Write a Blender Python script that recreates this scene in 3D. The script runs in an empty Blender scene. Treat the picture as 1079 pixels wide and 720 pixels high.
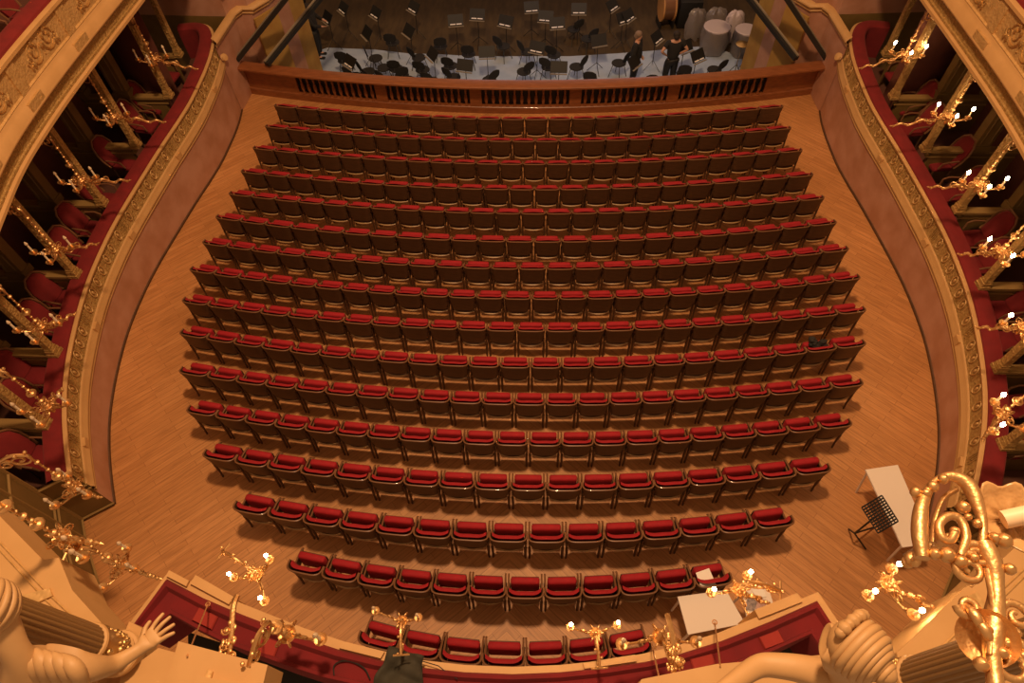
import bpy, bmesh, math, random
from mathutils import Vector, Matrix, noise
random.seed(7)
S = bpy.context.scene
COL = S.collection
PI = math.pi

# ------------------------------------------------------------------ camera, light, exposure
CAMX, CAMH, FPX = 0.3708, 10.15, 674.327
ROT = Matrix(((0.99914123, 0.01594865, -0.03824193),
              (0.03504363, -0.81771577, 0.57455449),
              (-0.02210766, -0.57540122, -0.81757244)))      # columns: image right, image down, view axis
cam = bpy.data.cameras.new('camera')
co = bpy.data.objects.new('camera', cam); COL.objects.link(co); S.camera = co
rx, dn, vw = ROT.col[0], ROT.col[1], ROT.col[2]
m3 = Matrix((rx, -Vector(dn), -Vector(vw))).transposed()
co.matrix_world = Matrix.Translation((CAMX, 0, CAMH)) @ m3.to_4x4()
cam.sensor_fit = 'HORIZONTAL'; cam.sensor_width = 36.0
cam.lens = FPX / 1079.0 * 36.0
cam.clip_start = 0.05; cam.clip_end = 200

S.view_settings.view_transform = 'Standard'; S.view_settings.look = 'None'
S.view_settings.gamma = 1.0; S.view_settings.use_curve_mapping = False
S.view_settings.exposure = 0.0

W = bpy.data.worlds.new('hall_ambient'); S.world = W; W.use_nodes = True
bg = W.node_tree.nodes['Background']; bg.inputs[0].default_value = (1.0, 0.56, 0.28, 1); bg.inputs[1].default_value = 0.46

def lamp(name, kind, loc, energy, color, radius=0.3, rot=None, size=None):
    l = bpy.data.lights.new(name, kind); l.energy = energy; l.color = color
    if kind == 'AREA':
        l.shape = 'RECTANGLE'; l.size, l.size_y = size
    else:
        l.shadow_soft_size = radius
    o = bpy.data.objects.new(name, l); COL.objects.link(o); o.location = loc
    if rot: o.rotation_euler = rot
    return o
lamp('main_chandelier_light', 'POINT', (0, 5.7, 17.0), 7300, (1.0, 0.61, 0.32), 0.6)
lamp('pit_work_light', 'AREA', (1.0, 20.5, 5.0), 60, (0.62, 0.74, 1.0), rot=(math.radians(12), 0, 0), size=(7, 2))

# ------------------------------------------------------------------ pixel ray helper (returns a true 3-D point at a given height)
def un(px, py, z=0.0):
    r = ROT @ Vector((px - 539.5, py - 360.0, FPX)); t = (z - CAMH) / r[2]
    return Vector((r[0] * t + CAMX, r[1] * t, z))
def unpl(pts, z): return [un(p[0], p[1], z) for p in pts]

# ------------------------------------------------------------------ materials
def mat(name, c, rough=0.6, metal=0.0, c2=None, scale=6.0, bump=0.0, bscale=40.0, emit=None, es=0.0, sheen=0.0, trans=0.0, alpha=1.0, stretch=None, detail=4, coat=0.0, vor=False):
    m = bpy.data.materials.new(name); m.use_nodes = True
    nt = m.node_tree; b = nt.nodes['Principled BSDF']
    b.inputs['Base Color'].default_value = (*c, 1); b.inputs['Roughness'].default_value = rough
    b.inputs['Metallic'].default_value = metal
    if sheen: b.inputs['Sheen Weight'].default_value = sheen; b.inputs['Sheen Tint'].default_value = (1, .3, .25, 1)
    if trans: b.inputs['Transmission Weight'].default_value = trans
    if alpha < 1: b.inputs['Alpha'].default_value = alpha
    if coat: b.inputs['Coat Weight'].default_value = coat
    if emit: b.inputs['Emission Color'].default_value = (*emit, 1); b.inputs['Emission Strength'].default_value = es
    tc = nt.nodes.new('ShaderNodeTexCoord'); mp = nt.nodes.new('ShaderNodeMapping')
    nt.links.new(tc.outputs['Object'], mp.inputs[0])
    if stretch: mp.inputs['Scale'].default_value = stretch
    if c2:
        n = nt.nodes.new('ShaderNodeTexNoise'); n.inputs['Scale'].default_value = scale; n.inputs['Detail'].default_value = detail
        r = nt.nodes.new('ShaderNodeValToRGB'); r.color_ramp.elements[0].position = .35; r.color_ramp.elements[1].position = .65
        r.color_ramp.elements[0].color = (*c, 1); r.color_ramp.elements[1].color = (*c2, 1)
        nt.links.new(mp.outputs[0], n.inputs[0]); nt.links.new(n.outputs[0], r.inputs[0]); nt.links.new(r.outputs[0], b.inputs['Base Color'])
    if bump:
        if vor:
            n = nt.nodes.new('ShaderNodeTexVoronoi'); n.feature = 'SMOOTH_F1'
        else:
            n = nt.nodes.new('ShaderNodeTexNoise')
        n.inputs['Scale'].default_value = bscale
        bp = nt.nodes.new('ShaderNodeBump'); bp.inputs['Strength'].default_value = bump; bp.inputs['Distance'].default_value = .02
        nt.links.new(mp.outputs[0], n.inputs[0]); nt.links.new(n.outputs[0], bp.inputs['Height']); nt.links.new(bp.outputs[0], b.inputs['Normal'])
    return m

def parquet():
    m = bpy.data.materials.new('oak_parquet'); m.use_nodes = True
    nt = m.node_tree; N = nt.nodes.new; L = nt.links.new; b = nt.nodes['Principled BSDF']
    tc = N('ShaderNodeTexCoord'); sp = N('ShaderNodeSeparateXYZ'); ab = N('ShaderNodeMath'); ab.operation = 'ABSOLUTE'
    cb = N('ShaderNodeCombineXYZ'); mp = N('ShaderNodeMapping')
    L(tc.outputs['Object'], sp.inputs[0]); L(sp.outputs[0], ab.inputs[0]); L(ab.outputs[0], cb.inputs[0]); L(sp.outputs[1], cb.inputs[1]); L(cb.outputs[0], mp.inputs[0])
    mp.inputs['Rotation'].default_value = (0, 0, math.radians(42))
    br = N('ShaderNodeTexBrick'); br.inputs['Scale'].default_value = 1.0
    br.inputs['Brick Width'].default_value = 1.1; br.inputs['Row Height'].default_value = .11; br.inputs['Mortar Size'].default_value = .004
    br.inputs['Color1'].default_value = (.50, .235, .085, 1); br.inputs['Color2'].default_value = (.58, .285, .11, 1); br.inputs['Mortar'].default_value = (.32, .14, .05, 1)
    br.inputs['Mortar Smooth'].default_value = .4; br.offset = .37
    L(mp.outputs[0], br.inputs[0])
    mg = N('ShaderNodeMapping'); mg.inputs['Scale'].default_value = (1.2, 14, 1); L(mp.outputs[0], mg.inputs[0])
    ns = N('ShaderNodeTexNoise'); ns.inputs['Scale'].default_value = 2.2; ns.inputs['Detail'].default_value = 6; L(mg.outputs[0], ns.inputs[0])
    rp = N('ShaderNodeValToRGB'); rp.color_ramp.elements[0].position = .3; rp.color_ramp.elements[0].color = (.78, .74, .7, 1); rp.color_ramp.elements[1].position = .7; rp.color_ramp.elements[1].color = (1.12, 1.1, 1.05, 1)
    L(ns.outputs[0], rp.inputs[0])
    mx = N('ShaderNodeMixRGB'); mx.blend_type = 'MULTIPLY'; mx.inputs[0].default_value = 1; L(br.outputs[0], mx.inputs[1]); L(rp.outputs[0], mx.inputs[2])
    n2 = N('ShaderNodeTexNoise'); n2.inputs['Scale'].default_value = .55; n2.inputs['Detail'].default_value = 3; L(tc.outputs['Object'], n2.inputs[0])
    r2 = N('ShaderNodeValToRGB'); r2.color_ramp.elements[0].position = .3; r2.color_ramp.elements[0].color = (.85, .82, .78, 1); r2.color_ramp.elements[1].position = .7; r2.color_ramp.elements[1].color = (1.08, 1.08, 1.1, 1)
    L(n2.outputs[0], r2.inputs[0])
    m2 = N('ShaderNodeMixRGB'); m2.blend_type = 'MULTIPLY'; m2.inputs[0].default_value = 1; L(mx.outputs[0], m2.inputs[1]); L(r2.outputs[0], m2.inputs[2])
    L(m2.outputs[0], b.inputs['Base Color']); b.inputs['Roughness'].default_value = .5
    return m

M = dict(
    floor=parquet(),
    pink=mat('pink_stucco_marble', (.40, .19, .115), .42, c2=(.50, .27, .19), scale=2.2, bump=.08, bscale=14, detail=8),
    cream=mat('cream_plaster', (.52, .30, .115), .6, c2=(.57, .335, .135), scale=3, bump=.05, bscale=8),
    creamd=mat('gilded_plaster', (.52, .32, .12), .5, metal=.25, c2=(.64, .40, .16), scale=9, bump=.5, bscale=26, vor=True),
    carved=mat('carved_gold_frieze', (.36, .22, .07), .5, metal=.25, c2=(.50, .31, .11), scale=18, bump=1.0, bscale=30, vor=True),
    gold=mat('polished_gold', (.72, .44, .19), .42, metal=.9, bump=.15, bscale=60),
    goldd=mat('aged_gilding', (.62, .40, .16), .4, metal=.8, bump=.3, bscale=50),
    olive=mat('olive_panelling', (.15, .09, .026), .55, c2=(.19, .115, .035), scale=3),
    oliveline=mat('olive_moulding', (.27, .165, .055), .5),
    velvet=mat('crimson_velvet', (.185, .007, .009), .88, c2=(.145, .005, .007), scale=5, sheen=.12),
    velvetd=mat('dark_crimson_velvet', (.17, .005, .008), .9, c2=(.13, .004, .007), scale=3, sheen=.06),
    pad=mat('light_red_cloth', (.27, .020, .014), .85),
    seatred=mat('seat_velvet', (.34, .004, .012), .8, c2=(.28, .003, .010), scale=9, sheen=.10),
    wood=mat('dark_varnished_wood', (.066, .028, .010), .55, c2=(.10, .044, .017), scale=5, stretch=(1, 1, 6)),
    woodrim=mat('walnut_rim', (.19, .085, .038), .42, coat=.15),
    litstrip=mat('painted_lit_strip', (.40, .24, .10), .45),  # pale tone stands in for sunless lit floor between the seat legs
    bal=mat('mahogany_balustrade', (.26, .085, .028), .38, c2=(.19, .06, .02), scale=4, stretch=(1, 6, 6), coat=.3),
    black=mat('matt_black', (.012, .011, .010), .6),
    blackfab=mat('black_fabric', (.02, .018, .017), .9),
    dark=mat('dark_red_wall', (.10, .028, .018), .8, c2=(.14, .04, .022), scale=3),  # plain dark red-brown of the walls
    carpet=mat('box_carpet', (.10, .035, .02), .95),
    pitfloor=mat('pit_boards', (.085, .052, .02), .8, c2=(.055, .033, .014), scale=1.4, stretch=(5, 1, 1)),
    sheet=mat('pale_blue_floor_sheet', (.36, .46, .62), .7, c2=(.44, .53, .68), scale=3, bump=.2, bscale=5),
    steel=mat('grey_steel', (.10, .095, .085), .5, metal=.5),
    sheetw=mat('score_paper', (.9, .86, .82), .7),
    steell=mat('pale_steel', (.30, .25, .18), .5, metal=.3),  # lighter grey-brown metal for strips, lips and poles
    white=mat('white_table_top', (.80, .70, .62), .5),
    paper=mat('white_paper', (.85, .80, .74), .8),
    photo=mat('grey_printed_sheet', (.38, .30, .29), .6, c2=(.16, .13, .13), scale=22),
    photor=mat('pink_printed_sheet', (.55, .36, .32), .6, c2=(.36, .2, .18), scale=20),
    statue=mat('cream_painted_stone', (.47, .28, .12), .55, c2=(.53, .32, .14), scale=4, bump=.05, bscale=18),
    candle=mat('white_candle_tube', (.85, .72, .52), .5),
    glass=mat('frosted_glass', (.85, .66, .45), .35, trans=.35, bump=.25, bscale=18),
    lit=mat('glowing_bulb', (1, .8, .5), .4, emit=(1.0, .66, .34), es=120),
    unlit=mat('unlit_bulb', (.7, .55, .38), .2),
    skin=mat('skin', (.62, .33, .22), .5),
    hair=mat('dark_hair', (.03, .02, .015), .8), hairg=mat('grey_hair', (.25, .17, .12), .8),
    plastic=mat('crumpled_plastic_sheet', (.62, .54, .50), .3, trans=.72, bump=1.0, bscale=9),
    drumhead=mat('covered_drum_head', (.60, .50, .50), .4),
    copper=mat('drum_bowl', (.32, .16, .08), .35, metal=.6),
    hoop=mat('wooden_hoop', (.60, .30, .10), .4),
    yellow=mat('ochre_plaster', (.42, .25, .06), .7, c2=(.34, .18, .04), scale=2),
    redcab=mat('red_brown_lacquer', (.28, .05, .02), .5),
    cloth=mat('dark_olive_cloth', (.035, .030, .018), .85, bump=.5, bscale=9),
    brass=mat('brass_rod', (.75, .42, .20), .35, metal=.7),
)

# ------------------------------------------------------------------ mesh builder
class MB:
    def __init__(s): s.v = []; s.f = []; s.mi = []; s.cur = 0
    def add(s, vs, fs):
        o = len(s.v); s.v += [tuple(v) for v in vs]; s.f += [tuple(i + o for i in f) for f in fs]; s.mi += [s.cur] * len(fs); return s
    def box(s, c, d, rz=0, rx=0, ry=0):
        R = Matrix.Rotation(rz, 3, 'Z') @ Matrix.Rotation(rx, 3, 'X') @ Matrix.Rotation(ry, 3, 'Y')
        vs = [Vector(c) + R @ Vector((x * d[0] / 2, y * d[1] / 2, z * d[2] / 2)) for x in (-1, 1) for y in (-1, 1) for z in (-1, 1)]
        return s.add(vs, [(0, 1, 3, 2), (4, 6, 7, 5), (0, 4, 5, 1), (2, 3, 7, 6), (0, 2, 6, 4), (1, 5, 7, 3)])
    def rbox(s, c, d, r=.02, n=3, rz=0, rx=0, puff=0.0):
        """box with rounded vertical corners and softened top/bottom (pillow like)"""
        R = Matrix.Rotation(rz, 3, 'Z') @ Matrix.Rotation(rx, 3, 'X')
        ring = []
        a, b = d[0] / 2 - r, d[1] / 2 - r
        for cx, cy, a0 in ((a, b, 0), (-a, b, PI / 2), (-a, -b, PI), (a, -b, 3 * PI / 2)):
            for k in range(n + 1):
                t = a0 + k / n * PI / 2; ring.append((cx, cy, math.cos(t), math.sin(t)))
        h = d[2] / 2; e = min(r, h) * .8
        lv = [(-h, -e), (-h + e * .4, -e * .25), (-h + e, 0), (h - e, 0), (h - e * .4, -e * .25), (h, -e)]
        vs = []
        for z, o in lv:
            for cx, cy, ux, uy in ring: vs.append(Vector(c) + R @ Vector((cx + ux * (r + o), cy + uy * (r + o), z)))
        m = len(ring); fs = []
        for k in range(len(lv) - 1):
            for i in range(m): j = (i + 1) % m; fs.append((k * m + i, k * m + j, (k + 1) * m + j, (k + 1) * m + i))
        top = len(vs); vs.append(Vector(c) + R @ Vector((0, 0, h + puff))); bot = len(vs); vs.append(Vector(c) + R @ Vector((0, 0, -h)))
        q = (len(lv) - 1) * m
        for i in range(m): j = (i + 1) % m; fs.append((q + i, q + j, top)); fs.append((j, i, bot))
        return s.add(vs, fs)
    def tube(s, P, r, n=6, cap=True):
        P = [Vector(p) for p in P]; 
        if not isinstance(r, (list, tuple)): r = [r] * len(P)
        vs = []; fs = []; up = None
        for i, p in enumerate(P):
            t = (P[min(i + 1, len(P) - 1)] - P[max(i - 1, 0)])
            if t.length < 1e-9: t = Vector((0, 0, 1))
            t.normalize()
            if up is None: up = Vector((0, 0, 1)) if abs(t.z) < .9 else Vector((1, 0, 0))
            a = up - t * up.dot(t)
            if a.length < 1e-4: a = t.orthogonal()
            a.normalize(); b = t.cross(a); up = a
            for k in range(n): w = 2 * PI * k / n; vs.append(p + (a * math.cos(w) + b * math.sin(w)) * r[i])
        for i in range(len(P) - 1):
            for k in range(n): j = (k + 1) % n; fs.append((i * n + k, i * n + j, (i + 1) * n + j, (i + 1) * n + k))
        if cap: fs.append(tuple(range(n))[::-1]); fs.append(tuple((len(P) - 1) * n + k for k in range(n)))
        return s.add(vs, fs)
    def lathe(s, prof, c=(0, 0, 0), n=12, axis=None):
        """prof: (radius, height); axis optional direction"""
        c = Vector(c); Q = Vector((0, 0, 1)).rotation_difference(Vector(axis).normalized()).to_matrix() if axis is not None else Matrix.Identity(3)
        vs = [c + Q @ Vector((r * math.cos(2 * PI * k / n), r * math.sin(2 * PI * k / n), z)) for r, z in prof for k in range(n)]
        fs = [(i * n + k, i * n + (k + 1) % n, (i + 1) * n + (k + 1) % n, (i + 1) * n + k) for i in range(len(prof) - 1) for k in range(n)]
        if prof[0][0] > 1e-4: fs.append(tuple(range(n))[::-1])
        if prof[-1][0] > 1e-4: fs.append(tuple((len(prof) - 1) * n + k for k in range(n)))
        return s.add(vs, fs)
    def ball(s, c, r, n=8, sq=(1, 1, 1)):
        h = n // 2 + 1; vs = []; fs = []
        for i in range(h + 1):
            a = -PI / 2 + PI * i / h
            for k in range(n): w = 2 * PI * k / n; vs.append((c[0] + r * sq[0] * math.cos(a) * math.cos(w), c[1] + r * sq[1] * math.cos(a) * math.sin(w), c[2] + r * sq[2] * math.sin(a)))
        for i in range(h):
            for k in range(n): j = (k + 1) % n; fs.append((i * n + k, i * n + j, (i + 1) * n + j, (i + 1) * n + k))
        return s.add(vs, fs)
    def loft(s, rows, closed=False, capends=False):
        n = len(rows[0]); vs = [p for r in rows for p in r]; fs = []
        for i in range(len(rows) - 1):
            for k in range(n - (0 if closed else 1)):
                j = (k + 1) % n; fs.append((i * n + k, i * n + j, (i + 1) * n + j, (i + 1) * n + k))
        if capends: fs.append(tuple(range(n))[::-1]); fs.append(tuple((len(rows) - 1) * n + k for k in range(n)))
        return s.add(vs, fs)
    def prism(s, poly, z0, z1):
        n = len(poly); vs = [(p[0], p[1], z0) for p in poly] + [(p[0], p[1], z1) for p in poly]
        fs = [tuple(range(n))[::-1], tuple(range(n, 2 * n))] + [(i, (i + 1) % n, n + (i + 1) % n, n + i) for i in range(n)]
        return s.add(vs, fs)
    def build(s, name, mats, parent=None, smooth=True, ang=38, loc=None):
        me = bpy.data.meshes.new(name); me.from_pydata(s.v, [], s.f); me.validate()
        for mm in (mats if isinstance(mats, (list, tuple)) else [mats]): me.materials.append(mm)
        if any(s.mi) and len(me.polygons) == len(s.mi):
            me.polygons.foreach_set('material_index', s.mi)
        bm = bmesh.new(); bm.from_mesh(me); bmesh.ops.recalc_face_normals(bm, faces=bm.faces); bm.to_mesh(me); bm.free()
        if smooth:
            me.polygons.foreach_set('use_smooth', [True] * len(me.polygons)); me.set_sharp_from_angle(angle=math.radians(ang))
        o = bpy.data.objects.new(name, me); COL.objects.link(o)
        if parent: o.parent = parent
        if loc: o.location = loc
        return o

def tag(o, label=None, cat=None, group=None, kind=None):
    if label: o['label'] = label
    if cat: o['category'] = cat
    if group: o['group'] = group
    if kind: o['kind'] = kind
    return o
def empty(name, loc=(0, 0, 0), rz=0):
    o = bpy.data.objects.new(name, None); COL.objects.link(o); o.location = loc; o.rotation_euler = (0, 0, rz); o.empty_display_size = .1; return o
def copy_tree(o, kids, parent=None):
    c = o.copy(); COL.objects.link(c)
    if parent: c.parent = parent
    for ch in kids.get(o, []): copy_tree(ch, kids, c)
    return c
def kidmap(o):
    d = {}
    def rec(x):
        d[x] = list(x.children)
        for ch in x.children: rec(ch)
    rec(o); return d
def spiral(c, u, v, r0, r1, turns, n=20, a0=0):
    """points of a spiral in plane (u,v) round c"""
    return [Vector(c) + (Vector(u) * math.cos(a0 + turns * 2 * PI * t) + Vector(v) * math.sin(a0 + turns * 2 * PI * t)) * (r0 + (r1 - r0) * t) for t in [k / n for k in range(n + 1)]]
def catmull(P, n):
    P = [Vector(p) for p in P]; Q = [P[0] * 2 - P[1]] + P + [P[-1] * 2 - P[-2]]; out = []
    for i in range(1, len(Q) - 2):
        for k in range(n):
            t = k / n; a, b, c, d = Q[i - 1], Q[i], Q[i + 1], Q[i + 2]
            out.append(.5 * ((2 * b) + (c - a) * t + (2 * a - 5 * b + 4 * c - d) * t * t + (3 * b - a - 3 * c + d) * t ** 3))
    out.append(P[-1]); return out
def skin(name, verts, edges, radii, m, parent=None, sub=2):
    me = bpy.data.meshes.new(name); me.from_pydata([tuple(v) for v in verts], edges, []); me.materials.append(m)
    o = bpy.data.objects.new(name, me); COL.objects.link(o)
    sk = o.modifiers.new('skin', 'SKIN'); sk.use_smooth_shade = True
    if not me.skin_vertices: bpy.context.view_layer.objects.active = o
    sv = me.skin_vertices[0].data if me.skin_vertices else None
    if sv:
        for i, r in enumerate(radii):
            sv[i].radius = (r, r) if not isinstance(r, tuple) else r
            sv[i].use_root = (i == 0)
    ss = o.modifiers.new('sub', 'SUBSURF'); ss.levels = sub; ss.render_levels = sub
    if parent: o.parent = parent
    return o

# ------------------------------------------------------------------ setting: floors and walls
fe = [(x * .5, 14.45 + .0155 * x * x * .25) for x in range(16, -17, -1)]
tag(MB().prism([(-8.6, -1.0), (8.6, -1.0)] + [(8.6, 15.4)] + fe + [(-8.6, 15.4)], -.1, 0).build('floor', M['floor'], smooth=False), kind='structure')
tag(MB().box((0, 23.2, -1.86), (26, 16.4, .1)).build('floor_pit', M['pitfloor'], smooth=False), kind='structure')
tag(MB().box((0, 29, 1.0), (26, .2, 9)).build('wall_back', M['black'], smooth=False), kind='structure')
tag(MB().box((0, 16.7, 10.5), (26, .5, 11)).build('wall_header_blocker', M['cream'], smooth=False), kind='structure')  # unseen header, added to keep chandelier light off the pit
tag(MB().loft([[(x, y + .02, z) for x, y in fe] for z in (-1.8, .1)]).build('wall_pit', M['black'], smooth=False), kind='structure')

# --- the horseshoe parapet curve, right-hand side (x, y)
PLAN = [(8.6, 15.30), (8.15, 15.36), (7.80, 15.2), (7.56, 14.75), (7.44, 14.1), (7.40, 13.6), (7.39, 13.2), (7.40, 12.4), (7.47, 11.7), (7.58, 10.9), (7.70, 9.8), (7.78, 8.9), (7.80, 8.2), (7.77, 7.4), (7.68, 6.7), (7.53, 5.95), (7.35, 5.3), (7.12, 4.7), (6.87, 4.17), (6.61, 3.68)]
def resample(P, sd, step=.09):
    c = catmull([(p[0] * sd, p[1], 0) for p in P], 12); out = [c[0]]; acc = 0
    for a, b in zip(c[:-1], c[1:]):
        acc += (b - a).length
        if acc >= step: out.append(b); acc = 0
    if (out[-1] - c[-1]).length > 1e-3: out.append(c[-1])
    return out
def normals(C, sd):
    N = []
    for i in range(len(C)):
        t = C[min(i + 1, len(C) - 1)] - C[max(i - 1, 0)]; n = Vector((t.y, -t.x, 0)).normalized()
        if sd > 0: n = -n          # curve runs towards the rear (-y); outward is +x on the right
        N.append(n)
    return N
def z1(y): return .70 + .056 * (y - 5)
def z2(y): return z1(y) + .60
def zbox(y): return z2(y) - .72
def sweep(C, N, prof):
    """prof: list of functions / tuples (offset, z(y))"""
    rows = []
    for o, z in prof: rows.append([(c.x + n.x * o, c.y + n.y * o, z(c.y) if callable(z) else z) for c, n in zip(C, N)])
    return rows

def side_name(sd): return 'right' if sd > 0 else 'left'
CUR = {}
for sd in (-1, 1):
    C = resample(PLAN, sd); N = normals(C, sd); 
    if N[len(N) // 2].x * sd < 0: N = [-n for n in N]
    CUR[sd] = (C, N)
    w = empty('wall_' + side_name(sd)); tag(w, kind='structure')
    MB().loft(sweep(C, N, [(.3, 0.0), (.0, 0.0), (.0, z1), (.3, z1)])).build('marble_dado', M['pink'], w)
    MB().loft(sweep(C, N, [(0, 0.0), (-.018, 0.0), (-.018, .05), (0, .06)])).build('skirting', M['wood'], w)
    g = lambda d: (lambda y: z1(y) + d)
    MB().loft(sweep(C, N, [(.0, g(-.03)), (-.03, g(-.02)), (-.04, g(.0)), (-.03, g(.02)), (-.012, g(.03)), (-.03, g(.045)), (-.055, g(.065)), (-.05, g(.10)), (-.02, g(.14)), (-.015, g(.19)), (.0, g(.225)), (.03, g(.23))])).build('cornice', M['cream'], w, ang=60)
    MB().loft(sweep(C, N, [(.01, g(.228)), (.035, g(.30)), (.055, g(.545)), (.09, g(.56))])).build('frieze', M['carved'], w)
    MB().loft(sweep(C, N, [(.03, g(.54)), (.01, g(.56)), (.01, g(.59)), (.05, g(.605)), (.12, g(.60))])).build('top_bead', M['cream'], w, ang=60)
    # frieze relief: oval medallions between fluted dividers
    o = 0; acc = 0; k = 0; rel = MB(); div = MB(); brk = MB()
    for i in range(4, len(C) - 1):
        acc += (C[i] - C[i - 1]).length
        if acc > .235:
            acc = 0; k += 1; n = N[i]; t = (C[i] - C[i - 1]).normalized(); base = C[i] + n * .035; zc = z1(C[i].y) + .40
            if k % 8 == 0:
                for q in (-.06, -.02, .02, .06):
                    div.tube([base + t * q + Vector((0, 0, zc - .14)) + n * -.01, base + t * q + n * .01 + Vector((0, 0, zc + .14))], .012, 5)
                brk.box(C[i] - n * .03 + Vector((0, 0, z1(C[i].y) + .145)), (.05, .17, .13), rz=math.atan2(n.y, n.x))
            else:
                rel.tube([base + n * (-.012 + .03 * math.sin(a) * .4) + t * .062 * math.cos(a) + Vector((0, 0, zc + .10 * math.sin(a))) for a in [2 * PI * q / 12 for q in range(13)]], .010, 4)
                rel.ball(base + Vector((0, 0, zc)) - n * .005, .028, 6, (1, 1, 1.3))
                rel.tube([base + t * .118 + n * -.005 + Vector((0, 0, zc - .13)), base + t * .118 + n * .012 + Vector((0, 0, zc + .13))], .008, 4)
    rel.build('medallion_relief', M['creamd'], w); div.build('fluted_divider', M['carved'], w); brk.build('cornice_block', M['cream'], w)
    # padded velvet rail: lifts off as one padded ledge
    r = MB().loft(sweep(C, N, [(.07, z2), (.075, lambda y: z2(y) + .035), (.11, lambda y: z2(y) + .06), (.24, lambda y: z2(y) + .07), (.33, lambda y: z2(y) + .055), (.36, lambda y: z2(y) + .02), (.36, lambda y: z2(y) - .10), (.34, lambda y: zbox(y))])).build('velvet_rail', M['velvet'])
    tag(r, 'long red velvet padded ledge along the %s box parapet' % side_name(sd), 'velvet rail', 'velvet rails of the two box tiers')
    # box floor, ceiling (= floor slab of tier above), back wall
    MB().loft(sweep(C, N, [(.33, lambda y: zbox(y)), (2.6, lambda y: zbox(y))])).build('box_floor', M['carpet'], w)
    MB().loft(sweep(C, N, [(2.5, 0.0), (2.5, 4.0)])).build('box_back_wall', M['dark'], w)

# upper tier
TPLAN = [(7.35, 15.6), (7.38, 14.2), (7.40, 12.3), (7.44, 10.8), (7.46, 9.2), (7.42, 8.0), (7.34, 7.2), (7.17, 6.35), (7.05, 5.8), (7.0, 5.3), (7.05, 4.6)]
def scrolls(mb, c, n, t, w, h):
    up = Vector((0, 0, 1))
    for sg in (-1, 1):
        mb.tube(spiral(c + t * sg * w * .23 + up * h * .05, t * sg, up, w * .19, w * .03, 1.8, 22, PI), [.026 - .012 * k / 22 for k in range(23)], 6)
        mb.tube(spiral(c + t * sg * w * .40 - up * h * .08, t * sg, -up, w * .09, w * .02, 1.2, 12, 0), .018, 5)
        for a in range(5):
            an = a * .6 + .3; mb.ball(c + t * sg * w * (.12 + .08 * a) + up * h * .34 * math.sin(an * 1.9) - n * .01, .030 + .010 * (a % 2), 6, (1, 1, 1.4))
    mb.ball(c - n * .01, .035, 8, (1, 1, 1.5)); mb.ball(c + up * h * .3, .022, 6); mb.ball(c - up * h * .3, .022, 6)
for sd in (-1, 1):
    C = resample(TPLAN, sd, .12); N = normals(C, sd)
    if N[len(N) // 2].x * sd < 0: N = [-n for n in N]
    w = empty('wall_%s_upper_tier' % side_name(sd)); tag(w, kind='structure')
    MB().loft(sweep(C, N, [(.35, 3.90), (0, 3.90), (-.02, 3.92), (-.02, 3.97), (.02, 3.99)])).build('architrave', M['cream'], w)
    MB().loft(sweep(C, N, [(.02, 3.99), (.02, 4.03), (.045, 4.04), (.045, 4.24), (-.0, 4.25)])).build('carved_band', M['carved'], w)
    MB().loft(sweep(C, N, [(.03, 4.245), (-.03, 4.25), (-.06, 4.27), (-.06, 4.30), (-.045, 4.32), (-.04, 4.42), (-.01, 4.44), (.0, 4.50), (.02, 4.53)])).build('cornice', M['cream'], w, ang=60)
    MB().loft(sweep(C, N, [(.0, 4.53), (.03, 4.55), (.03, 5.0), (-.0, 5.02)])).build('panel_face', M['creamd'], w)
    MB().loft(sweep(C, N, [(.03, 4.99), (-.035, 5.0), (-.035, 5.05), (.0, 5.06), (.06, 5.06)])).build('top_bead', M['cream'], w, ang=60)
    MB().loft(sweep(C, N, [(.35, 3.93), (2.8, 3.93), (2.8, 4.3), (.3, 4.3)])).build('tier_floor', M['carpet'], w)
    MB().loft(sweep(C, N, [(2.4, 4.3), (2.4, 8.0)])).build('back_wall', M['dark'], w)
    r = MB().loft(sweep(C, N, [(.05, 5.06), (.06, 5.10), (.12, 5.12), (.28, 5.12), (.36, 5.09), (.38, 5.03), (.36, 4.3)])).build('velvet_rail', M['velvet'])
    tag(r, 'red velvet padded ledge on the upper %s tier near the frame corner' % side_name(sd), 'velvet rail', 'velvet rails of the two box tiers')
    acc = 0; k = 0
    for i in range(6, len(C) - 1):
        acc += (C[i] - C[i - 1]).length
        if acc > .8:
            acc = 0; k += 1; n = N[i]; t = (C[i] - C[i - 1]).normalized(); base = C[i] + n * .03
            if k % 2 == 0:
                mb = MB(); scrolls(mb, base + Vector((0, 0, 4.77)), n, t, 1.0, .42); mb.build('scroll_relief', M['goldd'], w)
            else:
                mb = MB(); mb.box(base + Vector((0, 0, 4.77)), (.06, .24, .46), rz=math.atan2(n.y, n.x)); mb.box(C[i] - n * .03 + Vector((0, 0, 4.36)), (.05, .42, .16), rz=math.atan2(n.y, n.x)); mb.build('panel_pier', M['creamd'], w)

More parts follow.
